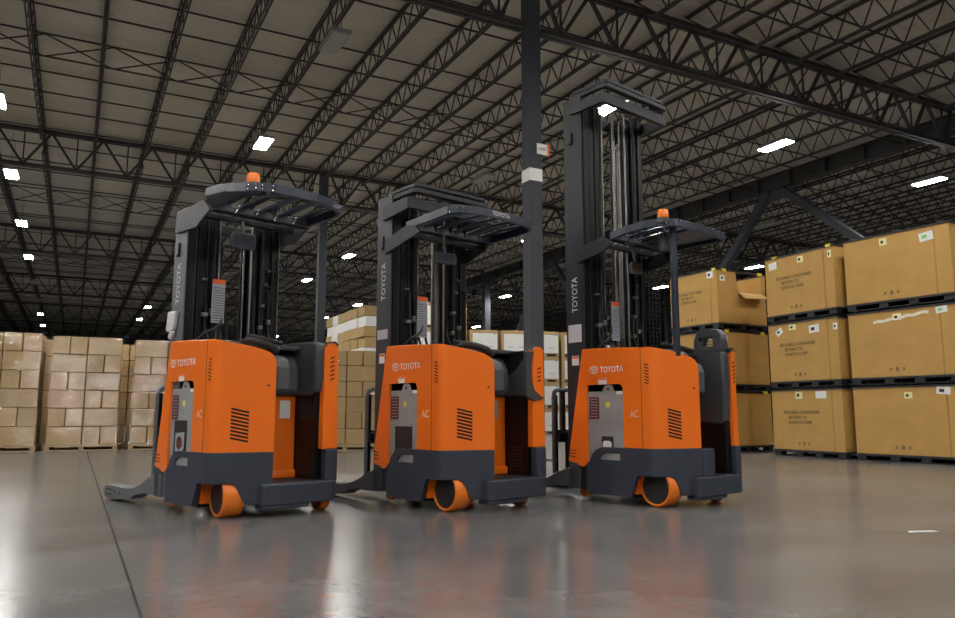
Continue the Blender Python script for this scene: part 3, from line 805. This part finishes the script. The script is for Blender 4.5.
    bm = NB(); prism(bm, [(dy, dz), (dy+dw, dz), (dy+dw+.01, dz+dh*.5), (dy+dw, dz+dh), (dy+.02, dz+dh), (dy-.01, dz+dh*.6)], 'yz', dx-.04, dx); bar(bm, (dx-.02, dy+dw/2, dz+dh), (dx-.05, dy+dw/2, cfg['gz']), .03)
    o = add('display_unit', bm, 'plastic2', .01)
    bm = NB(); quad(bm, (dx, dy+dw/2, dz+dh/2), Y, Z, dw*.8, dh*.72, .002); add('display_screen', bm, 'brass' if cfg['key'] == 'right' else 'slate', par=o)
    # --- overhead guard
    rim = cfg['rim']; gz = cfg['gz']; gh = .072
    bm = NB(); n = len(rim); ring = []
    cxm = sum(p[0] for p in rim)/n; cym = sum(p[1] for p in rim)/n
    for i, p in enumerate(rim):
        a = Vector(rim[max(i-1, 0)][:2]); b = Vector(rim[min(i+1, n-1)][:2]); d = (b-a).normalized(); nn = Vector((-d.y, d.x))
        if nn.dot(Vector((cxm, cym))-Vector(p[:2])) < 0: nn = -nn
        q = Vector(p[:2])+nn*.03; z = p[2]
        ring.append([bm.verts.new((p[0], p[1], z)), bm.verts.new((p[0], p[1], z+gh)), bm.verts.new((q.x, q.y, z+gh)), bm.verts.new((q.x, q.y, z))])
    for A, B in zip(ring, ring[1:]):
        for k in range(4): bm.faces.new((A[k], A[(k+1) % 4], B[(k+1) % 4], B[k]))
    bm.faces.new(ring[0]); bm.faces.new(ring[-1][::-1])
    og = thing_part('overhead_guard', T)
    oo = lambda nm, bm, m, bev=0, sm=False: obj(nm, bm, m, og, bev, sm)
    rm = oo('guard_rim', bm, 'navy', .005)
    xf = cfg['gx']; ya, yb = cfg['gy']
    bm = NB(); box(bm, xf-.03, xf+.02, ya, yb, gz-.012, gz+.018); box(bm, xf-.20, xf-.15, ya+.02, yb-.02, gz-.03, gz+.02)
    oo('cross_bar', bm, 'mastblack', .006)
    ns = cfg['slats']
    for i in range(ns):
        yy = ya+.07+(yb-ya-.14)*i/(ns-1) if ns > 1 else .5
        # where the rim is along this slat
        xr = xf+.3
        for A_, B_ in zip(rim, rim[1:]):
            if (A_[1]-yy)*(B_[1]-yy) <= 0 and A_[0] > xf+.15 and abs(A_[1]-B_[1]) > 1e-6: xr = A_[0]+(B_[0]-A_[0])*(yy-A_[1])/(B_[1]-A_[1])-.03
        bm = NB(); zz = gz+.036
        prof = [(-.062, .012), (.0, .040), (.062, .044), (.066, .030), (.0, .022), (-.058, -.006)]
        A = [bm.verts.new((xf, yy+p[0], zz+p[1])) for p in prof]; Mi = [bm.verts.new(((xf+xr)/2, yy+p[0], zz+p[1]+.022)) for p in prof]; B = [bm.verts.new((xr, yy+p[0], zz+p[1]+.005)) for p in prof]
        for P_, Q_ in ((A, Mi), (Mi, B)):
            for k in range(6): bm.faces.new((P_[k], P_[(k+1) % 6], Q_[(k+1) % 6], Q_[k]))
        bm.faces.new(A[::-1]); bm.faces.new(B)
        sl = oo('guard_slat', bm, 'navy')
        bm = NB(); prism(bm, [(yy-.080, gz+.0), (yy-.042, gz+.075), (yy+.042, gz+.075), (yy+.080, gz+.0)], 'yz', xf+.022, xf+.060)
        obj('slat_tab', bm, 'tabgrey', sl)
    if cfg['key'] == 'left':
        bm = NB(); vs = [bm.verts.new(p) for p in ((-.215, .04, gz), (-.30, .0, 2.575), (.10, -.03, 2.53), (.42, -.02, gz+.01))]; vt = [bm.verts.new(v.co+Vector((0, .0, .015))) for v in vs]
        bm.faces.new(vs); bm.faces.new(vt[::-1])
        for k in range(4): bm.faces.new((vs[k], vs[(k+1) % 4], vt[(k+1) % 4], vt[k]))
        oo('corner_gusset', bm, 'mastdark')
    if cfg['key'] == 'right':
        bm = NB(); box(bm, .052, .102, .235, .285, 1.30, gz+.06); oo('guard_post', bm, 'navy', .008)
        bm = NB(); prism(bm, [(-.52, .55), (.15, .48), (.15, .94), (-.52, .98)], 'xy', gz+.03, gz+.045); oo('guard_plate', bm, 'navy')
        bm = NB(); cyl(bm, (-.05, .30), .045, 'z', gz-.16, gz+.0, 18); cyl(bm, (-.05, .30), .015, 'z', gz, gz+.05, 10); add('work_lamp', bm, 'plastic', .006, True)
        bm = NB(); tube(bm, spline([(-.45, .22, gz-.05), (-.35, .35, gz-.03), (-.2, .45, gz-.10), (-.02, .50, gz-.02)], 6), .012, 8); add('guard_cable', bm, 'plastic2', 0, True)
    if cfg['key'] == 'middle':
        text('maker_lettering', 'TOYOTA', 'white', rm, (.267, .34, gz+.018), (-.015, 1, 0), (0, 0, 1), w=.20, h=.038, bold=.01)
    bm = NB()
    for i in cfg['bolts']:
        p = rim[i]; q = rim[i+1]
        for t in (.2, .8):
            for dz in (.018, .052): 
                c = Vector(p[:2]).lerp(Vector(q[:2]), t); d = (Vector(q[:2])-Vector(p[:2])).normalized(); nn = Vector((d.y, -d.x))
                if nn.dot(c-Vector((cxm, cym))) < 0: nn = -nn
                e = c+nn*.006; bar(bm, (c.x, c.y, p[2]+dz), (e.x, e.y, p[2]+dz), .012, n=8)
    obj('guard_bolts', bm, 'chrome', rm)
    if cfg['beacon']:
        bx, by = cfg['beacon']; bz = gz+.075
        bm = NB(); cyl(bm, (bx, by), .052, 'z', bz-.03, bz+.012, 20); bc = add('beacon_base', bm, 'plastic')
        bm = NB(); lathe(bm, [(.046, .012), (.050, .03), (.048, .075), (.040, .088), (.02, .092)], 24, 'z', (bx, by, bz)); add('beacon', bm, 'amber', 0, True, par=bc)
        bm = NB(); cyl(bm, (bx, by), .049, 'z', bz+.030, bz+.036, 24); cyl(bm, (bx, by), .049, 'z', bz+.055, bz+.060, 24); add('beacon_ribs', bm, 'amber', par=bc)
    return T
def thing_part(name, T):
    o = bpy.data.objects.new(name, None); C.objects.link(o); o.parent = T; o.empty_display_size = .1; return o

rimM = [(-.57, .03, 2.45), (-.18, .0, 2.45), (.10, -.02, 2.45), (.20, .04, 2.45), (.24, .15, 2.45), (.262, .30, 2.45), (.262, .50, 2.45), (.24, .72, 2.45), (.17, .90, 2.45), (.08, .97, 2.45), (-.10, 1.0, 2.45), (-.57, 1.02, 2.45)]
rimL = [(-.30, .0, 2.575), (-.02, -.02, 2.545), (.25, -.035, 2.49), (.44, -.03, 2.455), (.53, .03, 2.45), (.575, .15, 2.45), (.592, .30, 2.45), (.585, .50, 2.45), (.52, .70, 2.45), (.42, .85, 2.45), (.30, .895, 2.45), (-.215, .92, 2.45)]
rimR = [(-.52, .10, 2.42), (-.28, .04, 2.435), (-.08, .04, 2.44), (.10, .10, 2.445), (.17, .20, 2.44), (.20, .35, 2.43), (.20, .55, 2.43), (.18, .78, 2.43), (.15, .99, 2.43), (-.20, 1.02, 2.43), (-.52, 1.02, 2.42)]
build_truck('reach_truck', dict(key='left', x=-2.036, y=5.85, a=R(45.2), label='leftmost orange reach truck with amber beacon and light grey mast plate',
    mx=-.63, mw=.93, lx=-.655, lw=.345, lz=1.185, lh=.060, mh=2.56, mt=(1.726, .357), hz=2.14, mastmat='mastgrey', legmat='mastgrey', plate='large', bumper_post=False, wall_x0=-.35, steer=(-.13, .50, 1.415), steer_angle=R(-7), caster=(.02, .985, .10),
    heads=[(2.50, 2.56, -.40, .06, .05)], arms=[[(-.838, 2.353), (-.428, 2.339), (-.192, 2.444), (-.32, 2.554), (-.755, 2.526), (-.84, 2.50)]],
    rams=[(.37, .022, 2.3), (.60, .012, 2.4)], chains=[.76], seed=3, plate_z=1.57, plate_y=.235, display=(-.33, .27, 2.20, .22, .14), rim=rimL, gz=2.45, gx=-.215, gy=(.04, .90), slats=5, beacon=(.42, .04), bolts=[3, 4]))
build_truck('reach_truck', dict(key='middle', x=-.303, y=6.24, a=R(40.5), label='middle orange reach truck with maker name on its overhead guard',
    mx=-.765, mw=.935, lx=-.58, lw=.30, lz=1.18, lh=.056, mh=2.82, mt=(1.835, .355), hz=2.32, mastmat='mastmid', legmat='plastic', plate='panel', bumper_post=False, wall_x0=-.35, steer=(-.18, .46, 1.40), steer_angle=R(0), caster=(-.02, .90, .075),
    heads=[(2.63, 2.735, -.47, .0, .05), (2.775, 2.82, -.43, .03, .08), (2.84, 2.875, -.45, .06, .12)],
    arms=[[(-.85, 2.262), (-.31, 2.375), (-.37, 2.44), (-.50, 2.475), (-.855, 2.40)], [(-.894, 2.589), (-.492, 2.63), (-.494, 2.742), (-.897, 2.691)]],
    rams=[(.37, .022, 2.5), (.60, .045, 2.6)], chains=[.68], seed=5, plate_z=1.50, plate_y=.27, display=(-.42, .26, 2.16, .24, .10), rim=rimM, gz=2.45, gx=-.55, gy=(.16, 1.0), slats=5, beacon=None, bolts=[2, 3]))
build_truck('reach_truck', dict(key='right', x=1.504, y=6.531, a=R(40.0), label='rightmost orange reach truck with the tallest mast and a headrest',
    mx=-.765, mw=.985, lx=-.585, lw=.27, lz=1.172, lh=.055, mh=3.92, mt=(1.764, .344), hz=3.45, mastmat='mastdark', legmat='plastic', plate='small', bumper_post=True, wall_x0=-.35, steer=(-.10, .52, 1.40), steer_angle=R(0), caster=(-.02, .90, .075),
    heads=[(3.755, 3.86, -.47, .0, .05), (3.91, 3.955, -.45, .02, .06), (3.975, 4.01, -.47, .05, .14)],
    arms=[[(-.848, 2.234), (-.515, 2.30), (-.40, 2.36), (-.515, 2.441), (-.80, 2.392)], [(-.87, 3.748), (-.488, 3.755), (-.488, 3.86), (-.88, 3.84)]],
    rams=[(.36, .018, 3.7), (.72, .045, 3.6), (.80, .03, 3.7)], chains=[.55, .66, .90], seed=9, plate_z=1.50, plate_y=.33, display=(-.50, .40, 2.14, .16, .12), rim=rimR, gz=2.43, gx=-.52, gy=(.12, 1.0), slats=5, beacon=(.08, .12), bolts=[3, 4]))

# ------------------------------------------------------------------ big reusable boxes on black pallets (right)
def frame2(o, along, inward):
    """point o, unit 2-D along the face (to the right as seen), inward normal"""
    return o, along, inward
def black_pallet(w, d, h):
    bm = NB()
    box(bm, -.02, w+.02, -.02, d+.02, h-.035, h); box(bm, .02, w-.02, .02, d-.02, .0, .018)
    for x in (.0, w*.32, w*.60, w-.16):
        for y in (.0, d/2-.07, d-.14): box(bm, x, x+.16, y, y+.14, .018, h-.035)
    return bm
def big_box(w, d, h, notch=False):
    bm = NB(); t = .02
    box(bm, 0, w, d-t, d, 0, h)
    box(bm, 0, t, t, d-t, 0, h)
    box(bm, 0, w, t, d-t, 0, .02)
    prism(bm, [(0, 0), (w*.857, 0), (w*.864, .019), (w*.871, 0), (w, 0), (w, t), (0, t)], 'xy', 0, h)
    if notch: prism(bm, [(t, 0), (d-t, 0), (d-t, h), (d*.92, h), (d*.90, h*.62), (d*.42, h*.60), (d*.38, h), (t, h)], 'yz', w-t, w)
    else: box(bm, w-t, w, t, d-t, 0, h)
    return bm
def sticker(par, x, z, w, h, m, rot=0., mark='black'):
    bm = NB(); xd = (math.cos(rot), 0, math.sin(rot)); zd = (-math.sin(rot), 0, math.cos(rot))
    w *= 1.2; h *= 1.2; quad(bm, (x, 0, z), xd, zd, w, h, .003); o = obj('sticker', bm, m, par)
    if mark:
        bm = NB(); quad(bm, (x-w*.12, 0, z), xd, zd, w*.35, h*.4, .005); obj('sticker_print', bm, mark, o)
    return o
ordl = ['bottom', 'middle', 'top']
def box_column(px, py, yaw, colname, text_on, widths, stickers, notch_top=False, seed=0, bottoms=None):
    rnd = random.Random(seed); w, d = widths
    levels = bottoms or [0., 1.285, 2.575]
    for i, z in enumerate(levels):
        loc = (px, py, z)
        ph = .125; bh = (1.10, 1.10, 1.12)[i]
        pl = obj('plastic_pallet', black_pallet(w, d, ph), 'pallet_black', None, loc=loc, rz=yaw)
        tag(pl, f'black plastic pallet under the {ordl[i]} box of the {colname}', 'pallet', 'black pallets under the reusable containers')
        if i: pass
        t = thing('reusable_container', f'{ordl[i]} big cardboard container of the {colname}', 'cardboard box', (px, py, z+ph+.002), yaw, 'big reusable cardboard containers')
        bd = obj('box_wall', big_box(w, d, bh, notch_top and i == 2), 'cardboard' if not notch_top else 'cardboard', t)
        bd.rotation_euler.z = 0
        # top frame
        bm = NB(); box(bm, -.015, w+.015, -.012, .03, bh, bh+.03); box(bm, -.015, w+.015, d-.03, d+.012, bh, bh+.03)
        box(bm, -.015, .03, .03, d-.03, bh, bh+.03); box(bm, w-.03, w+.015, .03, d-.03, bh, bh+.03)
        if i == 2:
            for x in (.12, w*.5, w*.9): box(bm, x, x+.10, -.01, .06, bh+.03, bh+.055)
        obj('lid_frame', bm, 'pallet_black', t)
        if text_on:
            for ln_, (s_, xo, ww) in enumerate((('REUSABLE CONTAINER', 0, .52), ('RETURN TO:', .07, .27), ('SONOCO CORP.', .07, .34))):
                text('stencil_lettering', s_, 'ink', bd, (w*(.17+xo), 0, bh*(.605-.085*ln_)), (1, 0, 0), (0, 0, 1), w=w*ww, h=bh*.055, bold=.02)
        bm = NB()
        for k in (-1, 0, 1): quad(bm, (w*.45+k*.11, 0, .12), (1, 0, 0), (0, 0, 1), .04 if k else .055, .05 if k else .07, .002)
        obj('handling_marks', bm, 'inkfaint', bd)
        for s in stickers[i]: sticker(bd, s[0]*w, s[1]*bh, *s[2:])
        if notch_top and i == 2:
            bm = NB(); vs = [bm.verts.new(p) for p in ((w, d*.42, bh*.60), (w, d*.90, bh*.62), (w+.22, d*.86, bh*.50), (w+.20, d*.40, bh*.46))]
            vt = [bm.verts.new(v.co+Vector((0, 0, .012))) for v in vs]
            bm.faces.new(vs); bm.faces.new(vt[::-1])
            for k in range(4): bm.faces.new((vs[k], vs[(k+1) % 4], vt[(k+1) % 4], vt[k]))
            o = obj('folded_flap', bm, 'cardboard', t); o['label'] = 'cut flap hanging out'
        for q in (1, ):
            if i < 2 or True:
                bm = NB()
                xs = {'far': (.05, w-.12), 'mid': (.20, w-.14), 'near': ()}[colname_key(colname)]
                if i < 2 and 'middle' in colname: xs = ()
                for x in xs: box(bm, x, x+.09, -.018, .03, bh+.0, bh+.05)
                if notch_top:
                    box(bm, w-.02, w+.022, .15, .27, bh-.02, bh+.045); box(bm, w-.02, w+.022, d-.25, d-.12, bh-.02, bh+.045)
                if len(bm.verts): obj('yellow_latch', bm, 'yellow', t)
                else: bm.free()
def colname_key(c): return 'far' if 'far' in c else 'mid' if 'middle' in c else 'near'
def ang(dx, dy): return math.atan2(dy, dx)
Y_, Wt = 'paleyellow', 'white'
# face direction: from the far (left) end to the near (right) end
a1 = R(-58.5); box_column(6.565, 13.30, a1, 'nearest stack at the right edge', False, (1.80, 1.2),
    [[(.53, .88, .11, .085, Y_), (.84, .94, .18, .10, Wt, -.1)], [(.48, .90, .12, .09, Y_), (.88, .94, .15, .09, Wt, .1, 'green')], [(.40, .90, .11, .10, Y_), (.80, .86, .19, .12, Wt, .1, 'green')]], seed=1)
a2 = R(-65.5); box_column(5.775, 14.94, a2, 'middle stack of the three', True, (1.62, 1.2),
    [[(.41, .92, .14, .11, Y_), (.72, .92, .20, .11, Wt, 0, None)], [(.37, .93, .14, .09, Y_), (.17, .87, .14, .10, Wt, .6), (.68, .86, .19, .12, Wt, .05), (.97, .86, .08, .10, Wt)], [(.54, .90, .12, .10, Y_), (.12, .88, .17, .12, Wt, .1, None), (.95, .88, .07, .11, Y_)]], seed=2)
cx_, cy_ = 5.07, 15.80
a3 = R(-59.5); wl = 1.36
box_column(cx_-math.cos(a3)*wl, cy_-math.sin(a3)*wl, a3, 'far stack behind the rightmost truck', True, (wl, 1.52),
    [[(.86, .90, .14, .10, Wt)], [(.86, .90, .14, .10, Wt)], [(.86, .93, .15, .12, Wt), ]], True, seed=3)
for i, z in enumerate((0, 1.285, 2.575)):
    c_ = [o for o in bpy.data.objects if o.name.startswith('reusable_container')][6+i]
    bw = [o for o in c_.children if o.name.startswith('box_wall')][0]
    bm = NB(); quad(bm, (wl, .16, .96), (0, 1, 0), (0, 0, 1), .15, .12, .003); o = obj('sticker', bm, 'white', bw)
    bm = NB(); quad(bm, (wl, .15, .96), (0, 1, 0), (0, 0, 1), .06, .05, .005); obj('sticker_print', bm, 'black', o)
tp = bpy.data.objects['reusable_container.001']
bm = NB(); vs = []
for k in range(12):
    x = .45+k*.085; z = .90+.10*k/11+.012*math.sin(k*2.1)
    vs.append((bm.verts.new((x, -.004-.003*(k % 2), z)), bm.verts.new((x, -.004, z+.05))))
for p, q in zip(vs, vs[1:]): bm.faces.new((p[0], q[0], q[1], p[1]))
o = obj('packing_tape', bm, 'tape', tp); o['label'] = 'shiny strip of clear tape'

# ------------------------------------------------------------------ wooden pallet, cartons, stretch film
def wood_pallet(w, d, h=.13):
    bm = NB(); n = 7
    for k in range(n): box(bm, 0, w, k*d/n+.01, (k+1)*d/n-.01, h-.02, h)
    for x in (0, w/2-.05, w-.10):
        box(bm, x, x+.10, .01, d-.01, .02, h-.02) if x not in (0,) else box(bm, x, x+.10, .01, d-.01, .02, h-.02)
    for y in (0, d/2-.05, d-.10): box(bm, 0, w, y, y+.10, 0, .02)
    box(bm, 0, w, 0, .02, h-.045, h-.02); box(bm, w*.15, w*.35, .0, .02, h-.06, h-.045)
    return bm
def carton_mesh(w, d, h, seam=True):
    bm = NB(); g = .007; box(bm, g, w-g, g, d-g, 0.001, h-.008)
    return bm
seq = ['bottom', 'second', 'third', 'fourth', 'fifth', 'sixth', 'seventh', 'eighth']
CM = {}
def carton(w, d, h, mt, loc, yaw, label, cat='carton', group=None):
    key = (round(w, 3), round(d, 3), round(h, 3), mt)
    if key not in CM:
        o = obj('carton', carton_mesh(w, d, h), mt, None, bevel=.012); CM[key] = o
    else:
        o = CM[key].copy(); C.objects.link(o)
    o.location = loc; o.rotation_euler.z = yaw
    tag(o, label, cat, group); return o
def load(px, py, yaw, w, d, nl, lh, who, full=True, film=True, seed=0, mt='carton', z0=0., phase=0):
    rnd = random.Random(seed); ca, sa = math.cos(yaw), math.sin(yaw)
    pt = obj('wooden_pallet', wood_pallet(w+.04, d+.04), 'wood', None, loc=(px-.02*ca, py-.02*sa, z0), rz=yaw)
    tag(pt, f'wooden pallet under the {who}', 'pallet', 'wooden pallets under wrapped cartons')
    def put(x, y, cw, cd, l, name):
        jx, jy = rnd.uniform(-.006, .006), rnd.uniform(-.012, .006)
        X_, Y__ = x+.003, y+jy
        m_ = mt if rnd.random() < .7 else mt+'_b'
        carton(cw-.004, cd-.004, lh, m_, (px+X_*ca-Y__*sa, py+X_*sa+Y__*ca, z0+.132+l*lh), yaw, f'brown carton, {name}, {seq[l]} layer, {who}', group=f'cartons of the {who}')
    hw = w/2; hd = d/2
    for l in range(nl):
        A = (l+phase) % 2 == 0
        for half, x in enumerate((0, hw)):
            long_ = (A == (half == 0)); side = 'left' if half == 0 else 'right'
            if long_:
                rows = 4 if full else (4 if half == 1 else 1)
                for r_ in range(rows if full or half == 1 else 1): put(x, r_*d/4, hw, d/4, l, f'wide, front {side}' if r_ == 0 else f'wide, {side} side, row {seq[r_]} from the front')
            else:
                for r_ in range(2 if full or half == 1 else 1):
                    for q in (0, 1): put(x+q*hw/2, r_*hd, hw/2, hd, l, (f"{'left' if q == 0 else 'right'} of the narrow {side} pair in front") if r_ == 0 else f"narrow, back {side}, {'outer' if q == half else 'inner'}")
    if film:
        # film hugging the load: its own shell, slightly uneven
        bm = NB(); n = 22; zz = 9; per = []
        W2, D2 = w+.03, d+.03
        path = []
        for k in range(8): path.append((-.015+W2*k/8, -.015))
        for k in range(6): path.append((-.015+W2, -.015+D2*k/6))
        for k in range(8): path.append((-.015+W2*(1-k/8), -.015+D2))
        for k in range(6): path.append((-.015, -.015+D2*(1-k/6)))
        rows = []
        for j in range(zz+1):
            z = .10+(nl*lh+.01)*j/zz; row = []
            for (x, y) in path:
                off = rnd.uniform(.0, .02); dx = (x-w/2); dy = (y-d/2)
                row.append(bm.verts.new((x+(off if dx > 0 else -off)*(abs(dx) > w/2), y+(off if dy > 0 else -off)*(abs(dy) > d/2), z)))
            rows.append(row)
        for a, b in zip(rows, rows[1:]):
            for k in range(len(path)): k2 = (k+1) % len(path); bm.faces.new((a[k], a[k2], b[k2], b[k]))
        o = obj('stretch_film', bm, 'film', None, 0, True, loc=(px, py, z0+.03), rz=yaw)
        tag(o, f'clear stretch film wrapped round the {who}', 'plastic film', 'stretch film on the carton loads')
yv = R(24.5)
def along(p, a, t, n=0.): return (p[0]+math.cos(a)*t-math.sin(a)*n, p[1]+math.sin(a)*t+math.cos(a)*n)
P0 = (-9.36, 16.38)          # front right corner of the leftmost load
q = along(P0, yv, -1.52); load(*q, yv, 1.44, 1.2, 6, .399, 'leftmost wrapped load', seed=1, phase=1)
q = along(P0, yv, .12); load(*q, yv, 1.38, 1.2, 6, .392, 'second wrapped load', seed=2)
q = along(P0, yv, 1.76); load(*q, yv, 1.40, 1.2, 6, .388, 'third wrapped load', seed=3, phase=1)
# second row seen through the gaps
q = along(P0, yv, -.95, 1.9); load(*q, yv, 1.40, 1.1, 6, .405, 'left second-row load', full=False, film=False, seed=5)
q = along(P0, yv, .95, 1.9); load(*q, yv, 1.40, 1.1, 6, .395, 'right second-row load', full=False, film=False, seed=6)
# load between the left and the middle truck
load(-3.55, 16.45, R(18), 1.42, 1.2, 6, .343, 'load between two trucks', full=False, film=True, seed=8, phase=1)

# tall wall of cartons running away behind it, with white cartons in bands
def tall_wall():
    yaw = PHI-PI/2               # x runs towards the viewer's right (near end), inward is +y
    far = (-4.95, 24.6); ca, sa = math.cos(yaw), math.sin(yaw)
    rnd = random.Random(4); n = 6; cw = .62; lh = .30
    for s in range(2):
        for pz in (0, ):
            for q in (0, 1, 2):
                if q*1.24+1.2 > n*cw+.1: continue
                w = 1.2
                pt = obj('wooden_pallet', wood_pallet(w, 1.1), 'wood', None, loc=(far[0]+q*1.24*ca, far[1]+q*1.24*sa, s*1.93), rz=yaw)
                tag(pt, f"wooden pallet in the {'lower' if s == 0 else 'upper'} tier of the tall carton wall, {['far', 'middle', 'near'][q]} one", 'pallet', 'pallets in the tall carton wall')
        for l in range(6):
            for k in range(n):
                white = s == 1 and ((l == 4) or (l == 1 and k > 0) or (l == 5 and k == 1) or (l == 3 and k == 1))
                if s == 0 and l < 0: continue
                x = k*cw; jy = rnd.uniform(-.03, .03); j2 = rnd.uniform(-.02, .02) if s == 1 else 0
                z = s*1.93+.132+l*lh
                o = carton(cw-.01, 1.05, lh, 'cartonwhite' if white else ('carton' if rnd.random() < .6 else 'carton_b'), (far[0]+x*ca-(jy)*sa, far[1]+x*sa+jy*ca, z), yaw+j2*.5,
                       f"{'white' if white else 'brown'} carton, {seq[k] if k else 'first'} from far end, {seq[l]} layer, {'upper' if s else 'lower'} tier, tall wall", group='cartons of the tall wall behind the middle truck')
tall_wall()

# pallet boxes with white panels far behind the middle and right trucks
def panel_box(px, py, z, yaw, w, d, h, label):
    t = thing('pallet_box', label, 'box', (px, py, z), yaw, 'white panelled boxes in the far rows')
    obj('box_body', box(NB(), 0, w, 0, d, .12, h), 'carton', t, bevel=.01)
    obj('white_panel', box(NB(), w*.10, w*.97, -.012, 0, .14, h-.13), 'cartonwhite', t)
    bm = NB()
    for x0_, x1_ in ((.25, .42), (.62, .80)): quad(bm, (w*(x0_+x1_)/2, -.012, h*.35), (1, 0, 0), (0, 0, 1), w*(x1_-x0_), .035, .003)
    obj('panel_print', bm, 'greyprint', t)
    obj('blue_tag', box(NB(), w*.84, w*.93, -.016, -.012, h-.16, h-.10), 'bluetag', t)
    bm = NB()
    for x in (0, w/2-.06, w-.12): box(bm, x, x+.12, 0, d, .02, .10)
    box(bm, 0, w, 0, d, .10, .12); box(bm, 0, w, 0, .1, 0, .02); box(bm, 0, w, d-.1, d, 0, .02)
    obj('box_pallet', bm, 'wood', t)
row0 = (-2.7, 28.2)
hts = [5, 5, 4, 4, 4, 4, 4]
for k in range(7):
    p = along(row0, R(14), k*1.24)
    for l in range(hts[k]):
        if k in (0, 1) and l < 2 and False: continue
        panel_box(p[0], p[1], l*1.0, R(14), 1.12, 1.1, .985, f'white-panelled pallet box, {seq[l]} one up, {["first", "second", "third", "fourth", "fifth", "sixth", "seventh"][k]} far stack from the left')
# loose bits on the floor
bm = NB(); prism(bm, [(0, 0), (.22, .03), (.20, .07), (.02, .045)], 'xy', 0.0008, .003)
o = obj('paper_scrap', bm, 'paper', None, loc=(2.93, 5.30, 0)); tag(o, 'small strip of white paper on the floor at the right', 'paper scrap')

w = bpy.data.worlds.new('world'); SC.world = w; w.use_nodes = True
bg = w.node_tree.nodes['Background']; bg.inputs[0].default_value = (.5, .5, .55, 1); bg.inputs[1].default_value = .3
SC.cycles.max_bounces = 8; SC.cycles.diffuse_bounces = 4; SC.cycles.glossy_bounces = 4; SC.cycles.transparent_max_bounces = 8
SC.cycles.use_light_tree = True
SC.cycles.sample_clamp_indirect = 4.0
